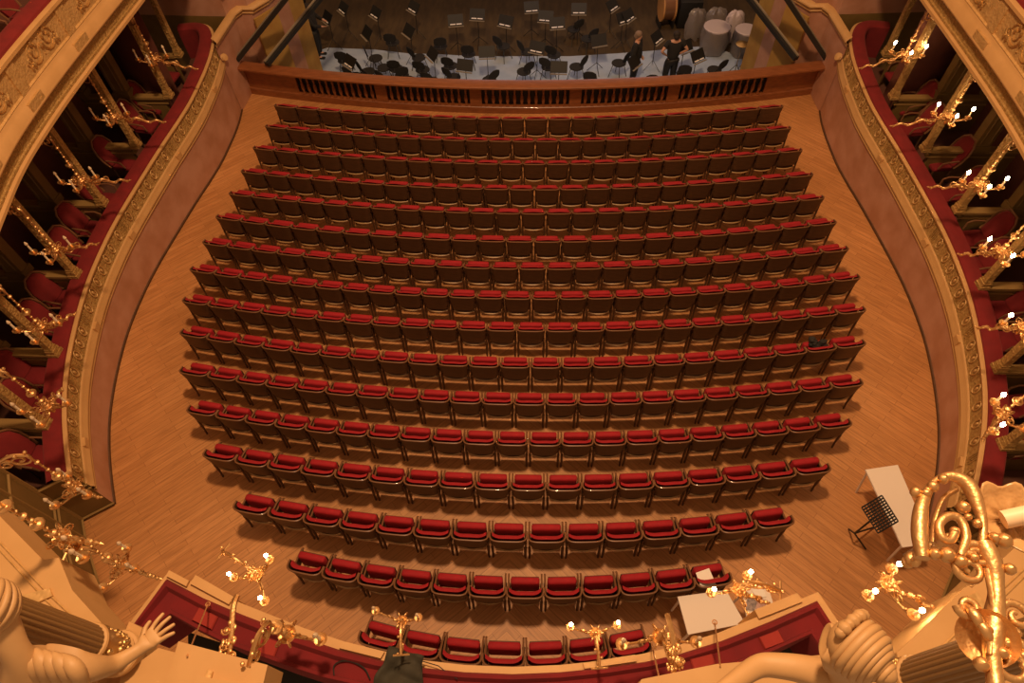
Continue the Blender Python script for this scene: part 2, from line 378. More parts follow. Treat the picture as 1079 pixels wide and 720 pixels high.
# columns and box partitions
COLS = [(7.40, 13.9), (7.60, 12.41), (7.78, 10.80), (7.88, 9.15), (7.72, 7.40), (7.36, 5.75), (6.98, 4.45)]
for sd in (-1, 1):
    for i, (x, y) in enumerate(COLS):
        zb = z2(y) + .07; top = 3.93; x = x * sd + sd * (.30 if i < 5 else .34)
        if i == 0: x += sd * .45
        root = empty('box_column', (x, y, 0)); 
        which = ['beside the proscenium wall', 'second from the stage', 'third from the stage', 'fourth from the stage', 'fifth from the stage', 'sixth from the stage', 'last before the rear corner'][i]
        tag(root, 'slim gilded box column on the %s parapet, %s' % (side_name(sd), which), 'column', 'columns between the boxes')
        mb = MB(); mb.box((0, 0, (zb + .18 + top - .42) / 2), (.11, .12, top - .42 - zb - .18))
        for q in range(12): mb.ball((-sd * .056, 0, zb + .35 + q * .12), .02, 6, (.5, 1.1, 1.4)); mb.ball((0, -.062, zb + .35 + q * .12), .02, 6, (1.1, .5, 1.4))
        mb.build('shaft', M['carved'], root)
        mb = MB(); mb.box((0, 0, zb + .03), (.18, .19, .06)); mb.box((0, 0, zb + .10), (.15, .16, .08)); mb.box((0, 0, zb + .16), (.13, .14, .05)); mb.build('base', M['carved'], root)
        mb = MB(); mb.lathe([(.09, top - .42), (.10, top - .40), (.085, top - .36), (.10, top - .28), (.15, top - .14), (.17, top - .06), (.19, top - .04), (.19, top)], n=8)
        for q in range(8):
            a = q * PI / 4; mb.tube(spiral((.11 * math.cos(a), .11 * math.sin(a), top - .15), (math.cos(a), math.sin(a), 0), (0, 0, 1), .055, .01, 1.2, 10, -PI / 2), .016, 5)
        mb.build('capital', M['creamd'], root)
        # partition running back from the column
        pr = empty('box_partition', (x, y, 0)); tag(pr, 'low olive partition between boxes behind the %s column %s' % (side_name(sd), which), 'partition', 'partitions between the boxes')
        zf = zbox(y); zt = z2(y) + .05
        MB().box((sd * 1.25, 0, (zf + zt) / 2), (2.2, .08, zt - zf)).build('panel', M['olive'], pr)
        mb = MB(); mb.box((sd * 1.2, 0, zt + .02), (2.25, .16, .05)); mb.box((sd * 1.2, 0, zt - .12), (2.25, .11, .03)); mb.build('ledge', M['oliveline'], pr)
        for q, dx in enumerate((1.0, 2.0)):
            mb = MB(); mb.box((sd * dx, 0, (zt + 3.93) / 2), (.3, .2, 3.93 - zt)); mb.box((sd * dx, 0, zt + .12), (.36, .26, .14)); 
            mb.tube([(sd * (dx - .08), -.11, zt + .25), (sd * (dx - .08), -.11, 3.7)], .015, 4); mb.tube([(sd * (dx + .08), -.11, zt + .25), (sd * (dx + .08), -.11, 3.7)], .015, 4)
            mb.build('pilaster', M['olive'], pr)

# proscenium side walls with moulding
for sd in (-1, 1):
    w = empty('wall_proscenium_' + side_name(sd)); tag(w, kind='structure')
    P = [(7.48, 14.42), (7.40, 15.75), (7.30, 15.98), (7.02, 15.98), (6.74, 16.45), (6.5, 17.3)]
    C = [Vector((p[0] * sd, p[1], 0)) for p in P]
    MB().loft([[(c.x, c.y, z) for c in C] for z in (-1.8, 1.80)]).build('marble_dado', M['pink'], w, smooth=False)
    MB().loft([[(c.x + sd * .03, c.y, z) for c in [Vector((sd * 9.9, 15.62, 0)), Vector((sd * 7.42, 15.5, 0))] + C[1:]] for z in (1.95, 9.0)]).build('marble_upper', M['pink'], w, smooth=False)
    rows = []
    for o, z in ((.0, 1.76), (.05, 1.78), (.05, 1.81), (.02, 1.83), (.06, 1.86), (.10, 1.88), (.10, 1.92), (.04, 1.96), (-.02, 1.98), (-.04, 1.98)):
        rows.append([(c.x - sd * o, c.y - o * .6, z) for c in C])
    MB().loft(rows).build('string_course', M['cream'], w, ang=60)
    MB().loft([[(sd * 9.9, 15.62, z), (sd * 7.42, 15.5, z)] for z in (-1.8, 1.95)]).build('front_partition', M['olive'], w, smooth=False)
    MB().tube([(c.x - sd * .01, c.y - .02, 2.4) for c in [Vector((sd * 7.42, 15.5, 0))] + C[1:]], .03, 6).build('bead', M['cream'], w)
    mb = MB(); mb.lathe([(0, 0), (.05, .01), (.09, .05), (.05, .08), (.09, .10), (0, .12)], (sd * 7.46, 14.5, 1.45), 8, axis=(-sd, -.3, .5)); mb.build('rosette', M['cream'], w)
    MB().loft([[(sd * 6.5, 17.3, z), (sd * 6.35, 18.0, z)] for z in (-1.8, 5)]).build('ochre_return', M['yellow'], w, smooth=False)
    MB().box((sd * 6.75, 16.15, -.1), (.06, .75, 3.6), rz=sd * .55).build('ochre_pilaster', M['yellow'], w, smooth=False)
    MB().box((sd * 6.95, 18.6, .2), (.3, .5, 4.0)).build('ochre_pier', M['yellow'], w, smooth=False)
    MB().box((sd * 7.9, 19.6, 1.2), (.2, 5.0, 6.2)).build('dark_wing', M['black'], w, smooth=False)

# rear olive walls
for sd in (-1, 1):
    w = empty('wall_rear_' + side_name(sd)); tag(w, kind='structure')
    P = [(6.61, 3.68), (7.03, 3.39), (6.84, 3.07), (6.10, 2.07), (5.2, .9), (4.6, -.4)]
    C = [Vector((p[0] * sd, p[1], 0)) for p in P]
    MB().loft([[(c.x, c.y, z) for c in C[:2]] for z in (0, 1.27)]).build('end_panel', M['olive'], w, smooth=False)
    MB().loft([[(c.x, c.y, z) for c in C[1:]] for z in (0, 2.7)]).build('panelling', M['olive'], w, smooth=False)
    mb = MB()
    for z in (.08, .75, .86, 1.24): mb.tube([(c.x - sd * .02, c.y, z) for c in C[:2]], .022, 4)
    for z in (.08, .75, .86, 1.9, 2.6): mb.tube([(c.x - sd * .02, c.y, z) for c in C[1:]], .022, 4)
    for c in C[1:5]: mb.tube([(c.x - sd * .02, c.y, .1), (c.x - sd * .02, c.y, 2.6)], .03, 4)
    mb.build('moulding', M['oliveline'], w)
    MB().prism([(sd * 7.0, 3.42), (sd * 7.03, 3.36), (sd * 9.3, 4.36), (sd * 9.3, 4.44)], 0, 1.33).build('end_partition', M['olive'], w, smooth=False)
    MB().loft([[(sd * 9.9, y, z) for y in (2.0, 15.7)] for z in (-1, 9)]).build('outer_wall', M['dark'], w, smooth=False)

# ------------------------------------------------------------------ stage balustrade
def by(x): return 14.36 + .0155 * x * x
bl = empty('balustrade', (0, 14.36, 0)); tag(bl, 'curved mahogany balustrade between the stalls and the orchestra pit', 'balustrade')
XS = [-7.75 + 15.5 * k / 60 for k in range(61)]
def blstrip(prof, x0=-7.75, x1=7.75):
    xs = [x for x in XS if x0 - .01 <= x <= x1 + .01]
    if xs[0] > x0 + .02: xs = [x0] + xs
    if xs[-1] < x1 - .02: xs.append(x1)
    return [[(x, by(x) + dy - 14.36, z) for x in xs] for dy, z in prof]
MB().loft(blstrip([(-.02, 0), (-.02, .17), (.0, .19), (.04, .20), (.12, .20), (.12, 0)]), ).build('plinth', M['bal'], bl)
MB().loft(blstrip([(-.20, .80), (-.235, .82), (-.235, .86), (-.20, .885), (.10, .885), (.13, .86), (.13, .82), (.10, .80), (-.20, .80)])).build('handrail', M['bal'], bl)
MB().loft(blstrip([(.0, .74), (-.06, .76), (-.08, .80), (.09, .80)])).build('rail_moulding', M['bal'], bl)
MB().loft(blstrip([(.10, -.1), (.10, .8)])).build('back_panel', M['black'], bl)
PX = [-6.0, -3.72, -1.27, 1.25, 3.72, 6.1]
mbp = []
for a, b in ((-7.75, -6.0), (6.1, 7.75)):
    MB().loft(blstrip([(.02, .19), (.02, .76), (.09, .76), (.09, .19)], a, b)).build('end_panel', M['bal'], bl)
for x in PX[1:-1]:
    MB().box((x, by(x) - 14.36 + .04, .475), (.3, .10, .57), rz=.031 * x).build('pier', M['bal'], bl)
bp0 = None
for i in range(5):
    a = PX[i] + (.17 if i else .05); b = PX[i + 1] - (.17 if i < 4 else .05); n = 12
    for k in range(n):
        x = a + (b - a) * (k + .5) / n
        if bp0 is None:
            mb = MB(); mb.box((0, 0, .215), (.085, .085, .035)); mb.box((0, 0, .73), (.085, .085, .05))
            mb.lathe([(.03, .23), (.028, .26), (.045, .33), (.05, .39), (.04, .46), (.024, .52), (.022, .56), (.034, .59), (.026, .62), (.032, .68), (.035, .71)], n=8)
            bp0 = mb.build('baluster', M['bal'], bl); o = bp0
        else:
            o = bp0.copy(); COL.objects.link(o); o.parent = bl
        o.location = (x, by(x) - 14.36 + .035, 0)

# ------------------------------------------------------------------ stalls seat
def make_seat():
    root = empty('theatre_seat')
    # wooden barrel back: plan curve, rear at -y, wings turning forward
    def shell(off, z, k):      # k: 0 bottom .. 1 top
        pts = []; hw = .232 + .022 * k + off; d = -.185 - .03 * k - off
        for t in [i / 14 for i in range(15)]:
            a = PI * (1 - t); x = math.copysign(abs(math.cos(a)) ** .45, math.cos(a)) * (hw - .02 * (1 - k)); y = -.06 + (d + .06) * (math.sin(a) ** .55)
            pts.append((x, y, z + (.06 * math.sin(a) ** .8 * k)))
        return pts
    lv = [(0, .455), (.25, .53), (.5, .62), (.75, .72), (1, .79)]
    out = [shell(.018, z, k) for k, z in lv]; inn = [shell(-.004, z, k) for k, z in lv][::-1]
    mb = MB().loft(out + inn + [out[0]]); mb.build('back_shell', M['wood'], root, ang=50)
    MB().tube(shell(.008, .798, 1), .013, 6).build('back_rim', M['woodrim'], root)
    # back cushion
    r1 = []
    for z, o, f in ((.46, .0, .02), (.49, .0, .05), (.62, .0, .062), (.74, .0, .066), (.80, .0, .062), (.825, .0, .045), (.832, 0, .0)):
        row = []
        for i in range(11):
            u = -1 + 2 * i / 10; x = u * (.215 + .012 * (z - .4) / .4); k = (z - .34) / .48
            y = -.175 - .03 * k + (.02 + f) * (1 - .15 * u * u) + .07 * abs(u) ** 4
            row.append((x, y, z + .05 * (1 - u * u) * k - (.02 * abs(u) ** 6 if z > .81 else 0)))
        r1.append(row)
    back = [(x, y - .03, z) for x, y, z in r1[0]]
    MB().loft([back] + r1).build('back_cushion', M['seatred'], root, ang=60)
    # folded seat squab, tipped up, leaning back a little
    st = MB(); st.rbox((0, .048, .55), (.42, .105, .34), .035, 3, rx=math.radians(-4), puff=.01)
    st.build('seat_cushion', M['seatred'], root, ang=50)
    MB().rbox((0, .108, .53), (.40, .02, .27), .008, 2, rx=math.radians(-4)).build('seat_board', M['wood'], root)
    for s in (-1, 1):
        mb = MB(); x = s * .241
        mb.loft([[(x + a, y, z) for a, z in ((-.011, zz - .03), (-.013, zz), (0, zz + .008), (.013, zz), (.011, zz - .03))] for y, zz in ((.20, .535), (.18, .57), (.10, .595), (-.02, .61), (-.12, .66), (-.17, .745))], closed=True, capends=True)
        mb.build('armrest', M['woodrim'], root)
        mb = MB(); mb.loft([[(x - .010, y, z) for y, z in ((.18, .55), (-.16, .62))] , [(x - .010, y, z) for y, z in ((.11, .40), (-.17, .40))]]); mb.loft([[(x + .010, y, z) for y, z in ((.18, .55), (-.16, .62))], [(x + .010, y, z) for y, z in ((.11, .40), (-.17, .40))]])
        mb.loft([[(x + a, .18, .55), (x + a, .11, .40), (x + a, -.17, .40), (x + a, -.16, .62)] for a in (-.01, .01)], closed=True)
        mb.build('side_panel', M['wood'], root, smooth=False)
        for y, yb in ((.09, .14), (-.155, -.19)):
            MB().tube([(x, y, .41), (x * .98, (y + yb) / 2, .15), (x, yb, 0)], [.022, .018, .016], 6).build('leg', M['wood'], root)
    mb = MB(); a = []
    for i in range(9):
        u = -1 + 2 * i / 8; a.append((u * .205, -.215 + .05 * u * u, .21))
    mb.loft([[(x, y + .012, .345) for x, y, z in a], [(x, y, .375) for x, y, z in a], [(x, y + .02, .385) for x, y, z in a], [(x, y + .03, .345) for x, y, z in a]])
    MB().loft([[(x, y + .014, h) for x, y, z in a] + [(.2, -.055, h), (-.2, -.055, h)] for h in (.345, .372)], closed=True, capends=True).build('shade_board', M['wood'], root, smooth=False);  # board added to block light and shade the floor below
    mb.build('lit_strip_slat', M['litstrip'], root)  # pale slat imitates the lit strip of floor under the seat
    return root
seat0 = make_seat(); KS = kidmap(seat0)
ROWS = [(22, 6.14, 13.43, 12.91), (23, 6.15, 12.62, 12.10), (24, 6.23, 11.83, 11.31), (23, 6.28, 11.02, 10.49), (24, 6.34, 10.30, 9.76), (23, 6.41, 9.58, 8.96), (24, 6.46, 8.85, 8.24), (25, 6.48, 8.12, 7.50),
        (24, 6.37, 7.34, 6.76), (23, 6.16, 6.59, 5.98), (22, 5.89, 5.77, 5.25), (21, 5.50, 5.00, 4.51), (18, 4.97, 4.20, 3.76), (15, 4.23, 3.35, 2.97), (12, 3.19, 2.49, 2.19), (7, 2.00, 1.57, 1.33)]
ORD = ['', 'first', 'second', 'third', 'fourth', 'fifth', 'sixth', 'seventh', 'eighth', 'ninth', 'tenth', 'eleventh', 'twelfth', 'thirteenth', 'fourteenth', 'fifteenth', 'sixteenth']
def row_positions(i):
    n, X, ye, yc = ROWS[i]; d = ye - yc; R = (X * X + d * d) / 2 / d; al = 2 * math.asin(min(1, X / R) ) / 2
    out = []
    for k in range(n):
        a = -al + 2 * al * (k + .5) / n; out.append((R * math.sin(a), yc + R - R * math.cos(a), -a * -1.0, 2 * al * R / n / .54))
    return out
used = False
for i in range(1, 16):
    pos = row_positions(i); n = len(pos)
    for k, (x, y, a, sc) in enumerate(pos):
        o = seat0 if not used else copy_tree(seat0, KS); used = True
        # origin: rim sits at y=-.215 of the seat
        o.location = (x - .215 * math.sin(a) * -1 * -1, y + .215 * math.cos(a), 0); o.rotation_euler = (0, 0, a); o.scale = (sc, 1, 1)
        if k == 0: w = 'leftmost seat'
        elif k == n - 1: w = 'rightmost seat'
        elif k < (n + 1) // 2: w = '%s seat from the left end' % ORD[k + 1]
        else: w = '%s seat from the right end' % ORD[n - k]
        rw = ORD[i + 1] + ' row from stage' if i < 15 else 'last row beside the royal box'
        tag(o, 'red velvet seat, %s of the %s' % (w.replace(' seat', ''), rw), 'theatre seat', 'red velvet stalls seats')
# front row against the balustrade, joined
dg = {}
mb = MB(); mats = []; 
fm = {}
for ch in KS[seat0]:
    mt = ch.data.materials[0]
    if mt.name not in fm: fm[mt.name] = len(mats); mats.append(mt)
for (x, y, a, sc) in row_positions(0):
    T = Matrix.Translation((x - .215 * math.sin(a), y + .215 * math.cos(a), 0)) @ Matrix.Rotation(a, 4, 'Z') @ Matrix.Diagonal((sc, 1, 1, 1))
    for ch in KS[seat0]:
        mb.cur = fm[ch.data.materials[0].name]
        mb.add([T @ v.co for v in ch.data.vertices], [tuple(p.vertices) for p in ch.data.polygons])
tag(mb.build('theatre_seat_row', mats, ang=45), 'foremost row of folded red velvet seats along the wooden balustrade', 'theatre seats', kind='stuff')

# ------------------------------------------------------------------ chairs in the boxes
def box_chair(name='box_chair'):
    r = empty(name)
    MB().rbox((0, 0, .44), (.42, .42, .09), .06, 4, puff=.03).build('seat', M['velvetd'], r)
    mb = MB(); pr = []
    for s, z in ((1.0, .50), (1.08, .62), (1.1, .78), (.95, .92), (.6, 1.0), (.1, 1.03)):
        pr.append([(s * .2 * math.cos(t), -.20 + .05 * math.sin(t) - (z - .5) * .35, z) for t in [2 * PI * q / 14 for q in range(14)]])
    mb.loft(pr, closed=True, capends=True); mb.build('backrest', M['velvet'], r, ang=70)
    MB().tube([(.22, -.19, .48), (.25, -.26, .64), (.25, -.31, .80), (.2, -.36, .95), (.1, -.39, 1.04), (-.1, -.39, 1.04), (-.2, -.36, .95), (-.25, -.31, .80), (-.25, -.26, .64), (-.22, -.19, .48)], .02, 6).build('back_frame', M['woodrim'], r)
    for s in (-1, 1):
        MB().tube([(s * .23, -.2, .66), (s * .25, .0, .67), (s * .24, .12, .64), (s * .22, .14, .5)], .018, 6).build('armrest', M['woodrim'], r)
        for y in (-.18, .18): MB().tube([(s * .19, y, .41), (s * .2, y * 1.05, 0)], [.022, .014], 6).build('leg', M['wood'], r)
    return r
bc0 = box_chair(); KB = kidmap(bc0); usedb = False
BCR = [(8.16, 12.44), (8.05, 11.75), (8.31, 10.71), (8.26, 9.84), (8.35, 8.7), (8.08, 8.04), (8.2, 7.06), (8.08, 6.42), (7.85, 5.2), (7.4, 4.5), (8.25, 13.5)]
BCL = [(-8.21, 12.41), (-8.18, 11.76), (-8.25, 10.6), (-8.22, 9.5), (-8.22, 8.73), (-8.11, 8.11), (-8.05, 7.01), (-7.95, 6.42), (-7.92, 5.4), (-7.56, 4.87), (-7.21, 3.95), (-8.25, 13.5)]
for lst, sd in ((BCR, 1), (BCL, -1)):
    order = sorted(lst, key=lambda p: -p[1])
    for k, (x, y) in enumerate(order):
        o = bc0 if not usedb else copy_tree(bc0, KB); usedb = True
        o.location = (x + sd * .22, y + .10, zbox(y) - .0); o.rotation_euler = (0, 0, sd * PI / 2 + sd * .12)
        w = 'nearest the stage' if k == 0 else 'farthest from the stage' if k == len(order) - 1 else '%s from the stage' % ORD[k + 1]
        tag(o, 'red upholstered armchair behind the %s velvet ledge, %s' % (side_name(sd), w), 'armchair', 'red chairs in the side boxes')
for (px, py, l) in ((38, 6, 'red upholstered armchair in the upper left tier, nearest the frame top'), (8, 34, 'red upholstered armchair in the upper left tier, at the frame edge')):
    o = copy_tree(bc0, KB); p = un(px, py, 4.9); o.location = (p.x - .25, p.y, 4.3); o.rotation_euler = (0, 0, -PI / 2); tag(o, l, 'armchair', 'red chairs in the upper tier')

# ------------------------------------------------------------------ sconces
def sconce(label, C, arms, stem=.8, bdir=None, tail=None, k=1.0, brk=.35, glow=0.0, group='candle sconces', matg='gold'):
    """C: cluster centre; arms: list of (cup position (world), lit); bdir: direction from the stem top back to its fixing"""
    G = M[matg]; r = empty('candle_sconce', C); tag(r, label, 'sconce', group)
    C = Vector(C)
    mb = MB()
    for z, rr in ((-.10, .022), (-.06, .04), (0, .055), (.06, .036), (.11, .025)): mb.ball((0, 0, z * k), rr * k, 8)
    mb.lathe([(0, -.17 * k), (.02 * k, -.15 * k), (.03 * k, -.11 * k)], n=8)
    mb.lathe([(.03 * k, -.02 * k), (.075 * k, .0), (.085 * k, .02 * k), (.08 * k, .025 * k), (.03 * k, .0)], n=14)
    for q in range(6):
        a = q * PI / 3; u = Vector((math.cos(a), math.sin(a), 0))
        mb.tube(spiral(u * .09 * k + Vector((0, 0, .05 * k)), u, (0, 0, 1), .05 * k, .010 * k, 1.3, 12, -PI / 2), .007 * k, 5)
    mb.build('centre_cluster', G, r)
    if stem > 0:
        mb = MB(); n = max(3, int(stem / (.11 * k))); mb.tube([(0, 0, .1 * k), (0, 0, stem)], .012 * k, 6)
        for q in range(n):
            z = .14 * k + (stem - .16 * k) * q / n; mb.ball((0, 0, z), (.030, .019, .040, .022)[q % 4] * k * (1.25 if q < n * .45 else .8), 8, (1, 1, .8))
            if q % 4 == 2 and q < n * .6: mb.lathe([(.03 * k, z), (.065 * k, z + .015 * k), (.06 * k, z + .03 * k), (.02 * k, z + .02 * k)], n=10)
        mb.build('hanging_stem', G, r)
    if bdir is not None:
        b = Vector(bdir).normalized(); mb = MB(); up = Vector((0, 0, 1)); t0 = Vector((0, 0, stem))
        pts = [t0, t0 + up * .06 * k + b * .01, t0 + up * .12 * k + b * brk * .35, t0 + up * .08 * k + b * brk * .7, t0 + b * brk + up * .02]
        mb.tube(catmull(pts, 5), .02 * k, 6)
        mb.tube(spiral(t0 + b * brk * .3 - up * .0, b, up, .11 * k, .02 * k, 1.4, 16, PI), .014 * k, 5)
        mb.tube(spiral(t0 + b * brk * .75 - up * .03, b, -up, .09 * k, .02 * k, 1.4, 16, PI), .014 * k, 5)
        sd_ = b.cross(up)
        for q in range(5): mb.ball(t0 + b * brk * (q / 4.) + up * (.1 + .02 * (q % 2)) * k + sd_ * .02 * (-1) ** q, .022 * k, 6)
        mb.tube([t0 + b * brk - sd_ * .12 * k, t0 + b * brk + sd_ * .12 * k], .014 * k, 5)
        mb.build('wall_bracket', G, r)
    for P, lit in arms:
        d = Vector(P) - C; h = Vector((d.x, d.y, 0)); L = h.length; hd = h.normalized() if L > .01 else Vector((1, 0, 0)); up = Vector((0, 0, 1))
        mb = MB(); zc = d.z
        pts = catmull([(0, 0, -.03 * k), hd * L * .35 + up * (-.08 * k + zc * .3), hd * L * .75 + up * (-.06 * k + zc * .8), hd * L + up * (zc - .03)], 6)
        mb.tube(pts, .013 * k, 6)
        mb.tube(spiral(hd * L * .45 + up * (zc * .4 + .0), hd, up, .06 * k, .012, 1.3, 12, PI), .010 * k, 5)
        for q in range(3): mb.ball(pts[3 + q * 5] + up * .02 * k, .018 * k, 6)
        a = mb.build('arm', G, r)
        mb = MB(); mb.lathe([(0, -.07 * k), (.02 * k, -.06 * k), (.012 * k, -.045 * k), (.022 * k, -.03 * k), (.055 * k, -.01 * k), (.062 * k, .01 * k), (.05 * k, .004 * k), (.02 * k, .0), (.024 * k, .04 * k), (.018 * k, .045 * k)], (hd * L) + up * zc, 12); mb.build('drip_pan', G, a)
        top = hd * L + up * (zc + .15 * k)
        MB().lathe([(.015 * k, .03 * k), (.015 * k, .15 * k), (.008 * k, .155 * k)], (hd * L) + up * zc, 8).build('candle', M['candle'], a)
        MB().lathe([(.008 * k, 0), (.024 * k, .022 * k), (.026 * k, .04 * k), (.012 * k, .07 * k), (0, .085 * k)], top, 8).build('bulb', M['lit' if lit else 'unlit'], a, ang=80)
        
    if tail is not None:
        d = Vector(tail) - C; h = Vector((d.x, d.y, 0)); hd = h.normalized(); up = Vector((0, 0, 1)); L = h.length
        mb = MB(); pts = [hd * L * t + up * (d.z * t + .035 * k * math.sin(t * 16)) for t in [q / 24 for q in range(25)]]
        mb.tube(pts, [.026 * k * (1.1 - .4 * q / 24) for q in range(25)], 6)
        for t in (.25, .42, .58, .72, .84, .93): mb.ball(hd * L * t + up * (d.z * t + .035 * k * math.sin(t * 16)), .034 * k * (1.15 - .5 * t), 7, (1.2, 1.2, .9))
        mb.tube(spiral(hd * L * .55 + up * (d.z * .55 + .05), hd, up, .07 * k, .015, 1.3, 12, PI), .011 * k, 5); mb.tube(spiral(hd * L * .3 + up * (d.z * .3 - .05), hd, -up, .08 * k, .015, 1.3, 12, PI), .012 * k, 5)
        mb.lathe([(.02 * k, 0), (.028 * k, .02), (.01 * k, .04), (.018 * k, .055), (0, .085)], hd * L * .98 + up * d.z, 8, axis=hd); mb.build('scroll_arm', G, r)
    if glow:
        l = lamp('sconce_glow', 'POINT', C + Vector((0, 0, .22 * k)), glow * .2, (1.0, .58, .26), .12); l.parent = r; l.location = (0, 0, .22 * k); l['label'] = 'warm light of the candle bulbs'
    return r

SR = [(954, 58), (1000, 123), (1032, 195), (1055, 265), (1078, 345)]
SL = [(162, 62), (119, 123), (85, 190), (58, 263), (43, 344), (50, 428)]
TAILS = {(1, 0): (908, 72), (1, 1): (941, 133), (1, 2): (981, 198), (1, 3): (1013, 269), (1, 4): (1032, 346), (-1, 0): (206, 73), (-1, 1): (172, 129), (-1, 2): (134, 191), (-1, 3): (101, 258), (-1, 4): (78, 332), (-1, 5): (65, 412)}
for lst, sd in ((SR, 1), (SL, -1)):
    for i, (px, py) in enumerate(lst):
        C = un(px, py, 2.75); hd = Vector((-sd, 0, 0)); rear = Vector((0, -1, 0))
        arms = [(C + hd * .30 + rear * -.02 + Vector((0, 0, .06)), sd > 0), (C + hd * -.26 + rear * .12 + Vector((0, 0, .06)), sd > 0), (C + rear * .30 + hd * .08 + Vector((0, 0, .04)), sd > 0)]
        where = 'nearest the stage' if i == 0 else '%s from the stage' % ORD[i + 1]
        sconce('%s gold candle sconce hanging on the %s tier, %s' % ('lit' if sd > 0 else 'unlit', side_name(sd), where), C, arms, .80, Vector((sd, .15, 0)), un(*TAILS[(sd, i)], 2.42), 1.0, .38, 9.0 if sd > 0 else 0, 'gold sconces along the side boxes')
def px_sconce(label, px, py, z, cups, stem=.0, bdir=None, k=1.0, brk=.3, glow=0, tail=None, matg='gold'):
    C = un(px, py, z); arms = [(un(a, b, zz), l) for a, b, zz, l in cups]
    return sconce(label, C, arms, stem, bdir, un(*tail) if tail else None, k, brk, glow, 'gold sconces near the royal box', matg)
# right rear, lit, by the white end of the parapet
px_sconce('lit gold candle sconce overlapping the red ledge at the right frame edge', 1055, 437, 2.75, [(1048, 424, 2.95, True), (1047, 455, 2.95, True), (1079, 452, 2.9, False)], .8, (1, .1, 0), 1.0, .38, 8, (1036, 462, 2.4))
px_sconce('unlit gold candle sconce in front of the olive panelling at lower left', 79, 514, 2.9, [(71, 502, 2.95, False), (58, 533, 2.8, False), (92, 522, 2.8, False)], .85, (-.6, -.2, 0), 1.0, .35, 0, (102, 524, 2.6))
px_sconce('unlit gold candle sconce over bare floor at lower left', 128, 596, 3.2, [(134, 578, 3.3, False), (108, 620, 3.2, False), (142, 600, 3.15, False)], .5, (-1, 0, 0), .9, .3, 0, (165, 609, 3.0))
px_sconce('large unlit gold sconce hanging from the left frame edge', 66, 567, 5.3, [(88, 588, 5.2, False), (80, 574, 5.2, False)], 1.2, (-1, .3, 0), .85, .3, 0, (100, 572, 5.35))
px_sconce('lit gold candle sconce with three bulbs above the cream ledge, lower left', 271, 606, 3.6, [(285, 590, 3.65, True), (247, 609, 3.65, True), (279, 634, 3.6, True)], .3, (-.8, .4, 0), .75, .3, 5)
px_sconce('gold sconce with a long arm hanging over the red rail, lower left', 303, 669, 4.75, [(338, 674, 4.75, False)], .42, (-.25, -1, 0), .85, .3, 0)
px_sconce('small unlit gold sconce over the dark cloth', 424, 655, 4.6, [(396, 644, 4.65, False), (441, 651, 4.65, False)], .0, (.1, -1, 0), .55, .25, 0)
px_sconce('small lit gold sconce above the middle of the red rail', 627, 668, 4.6, [(601, 661, 4.65, True), (650, 659, 4.65, True)], .0, (.1, -1, 0), .55, .25, 3)
px_sconce('unlit gold sconce with two cups beside the white table', 695, 672, 4.9, [(655, 679, 4.9, False), (733, 677, 4.9, False)], .15, (.2, -1, 0), .75, .28, 0)
px_sconce('lit gold candle sconce over the white table by the royal box', 778, 622, 3.9, [(749, 625, 3.9, True), (787, 607, 3.95, True), (792, 652, 3.9, True)], .25, (.9, -.2, 0), .75, .3, 4, (812, 638, 3.7))
px_sconce('lit gold candle sconce hanging beside the statue head, lower right', 935, 615, 5.0, [(939, 600, 5.0, True), (914, 628, 5.0, True), (962, 648, 5.0, True)], .0, None, .75, .3, 4, (990, 645, 4.9))
# gilt foliage brackets growing out of the near ledge
for (x0, y0, x1, y1, l) in ((240, 700, 250, 628, 'gilt foliage bracket on the near cream ledge, left of the rods'), (712, 705, 703, 648, 'gilt foliage bracket rising beside the white table')):
    r = empty('foliage_bracket', un(x0, y0, 5.1)); tag(r, l, 'bracket', 'gilt foliage brackets'); O = un(x0, y0, 5.1)
    a = Vector((0, 0, 0)); b = un(x1, y1, 5.15) - O
    mb = MB(); mb.tube(catmull([a, a.lerp(b, .4) + Vector((.01, 0, .03)), a.lerp(b, .8) + Vector((0, 0, .04)), b], 5), .02, 6); mb.build('stalk', M['gold'], r)
    mb = MB()
    for q in range(60):
        t = random.random() * .6; s = random.uniform(-1, 1) * (.07 - .08 * t); mb.ball(a.lerp(b, t) + Vector((s, random.uniform(-.02, .02), random.uniform(0, .05))), random.uniform(.007, .016), 6, (1, 1.6, .8))
    for q in range(4): mb.tube(spiral(a.lerp(b, .1 + .12 * q) + Vector((.03 * (-1) ** q, 0, .04)), (1, 0, 0), (0, 1, 0), .035, .008, 1.3, 12, q), .007, 5)
    mb.build('acanthus_leaves', M['gold'], r)

# ------------------------------------------------------------------ royal box rail at the bottom
ZR = 4.35
rb = empty('royal_box_parapet', un(510, 710, ZR)); O = rb.location.copy(); tag(rb, kind='structure'); rb.name = 'wall_royal_box'
outer = [(140, 664), (177, 611), (215, 631), (255, 648), (317, 672), (360, 686), (400, 696), (444, 704), (490, 709), (540, 711), (590, 709), (640, 704), (680, 698), (715, 690), (760, 676), (810, 656), (860, 634), (878, 662)]
cream = [(131, 664), (178, 602), (218, 621), (257, 637), (320, 662), (362, 676), (402, 686), (446, 696), (490, 701), (540, 703), (590, 701), (638, 696), (678, 689), (712, 681), (757, 667), (806, 647), (862, 624), (888, 662)]
inner = [(150, 672), (182, 650), (212, 667), (240, 681), (300, 703), (340, 716), (385, 726), (435, 733), (490, 738), (540, 740), (590, 738), (645, 732), (692, 724), (730, 716), (775, 703), (815, 688), (853, 671), (866, 690)]
def rows_px(lst): return [un(a, b, z) - O for a, b, z in lst]
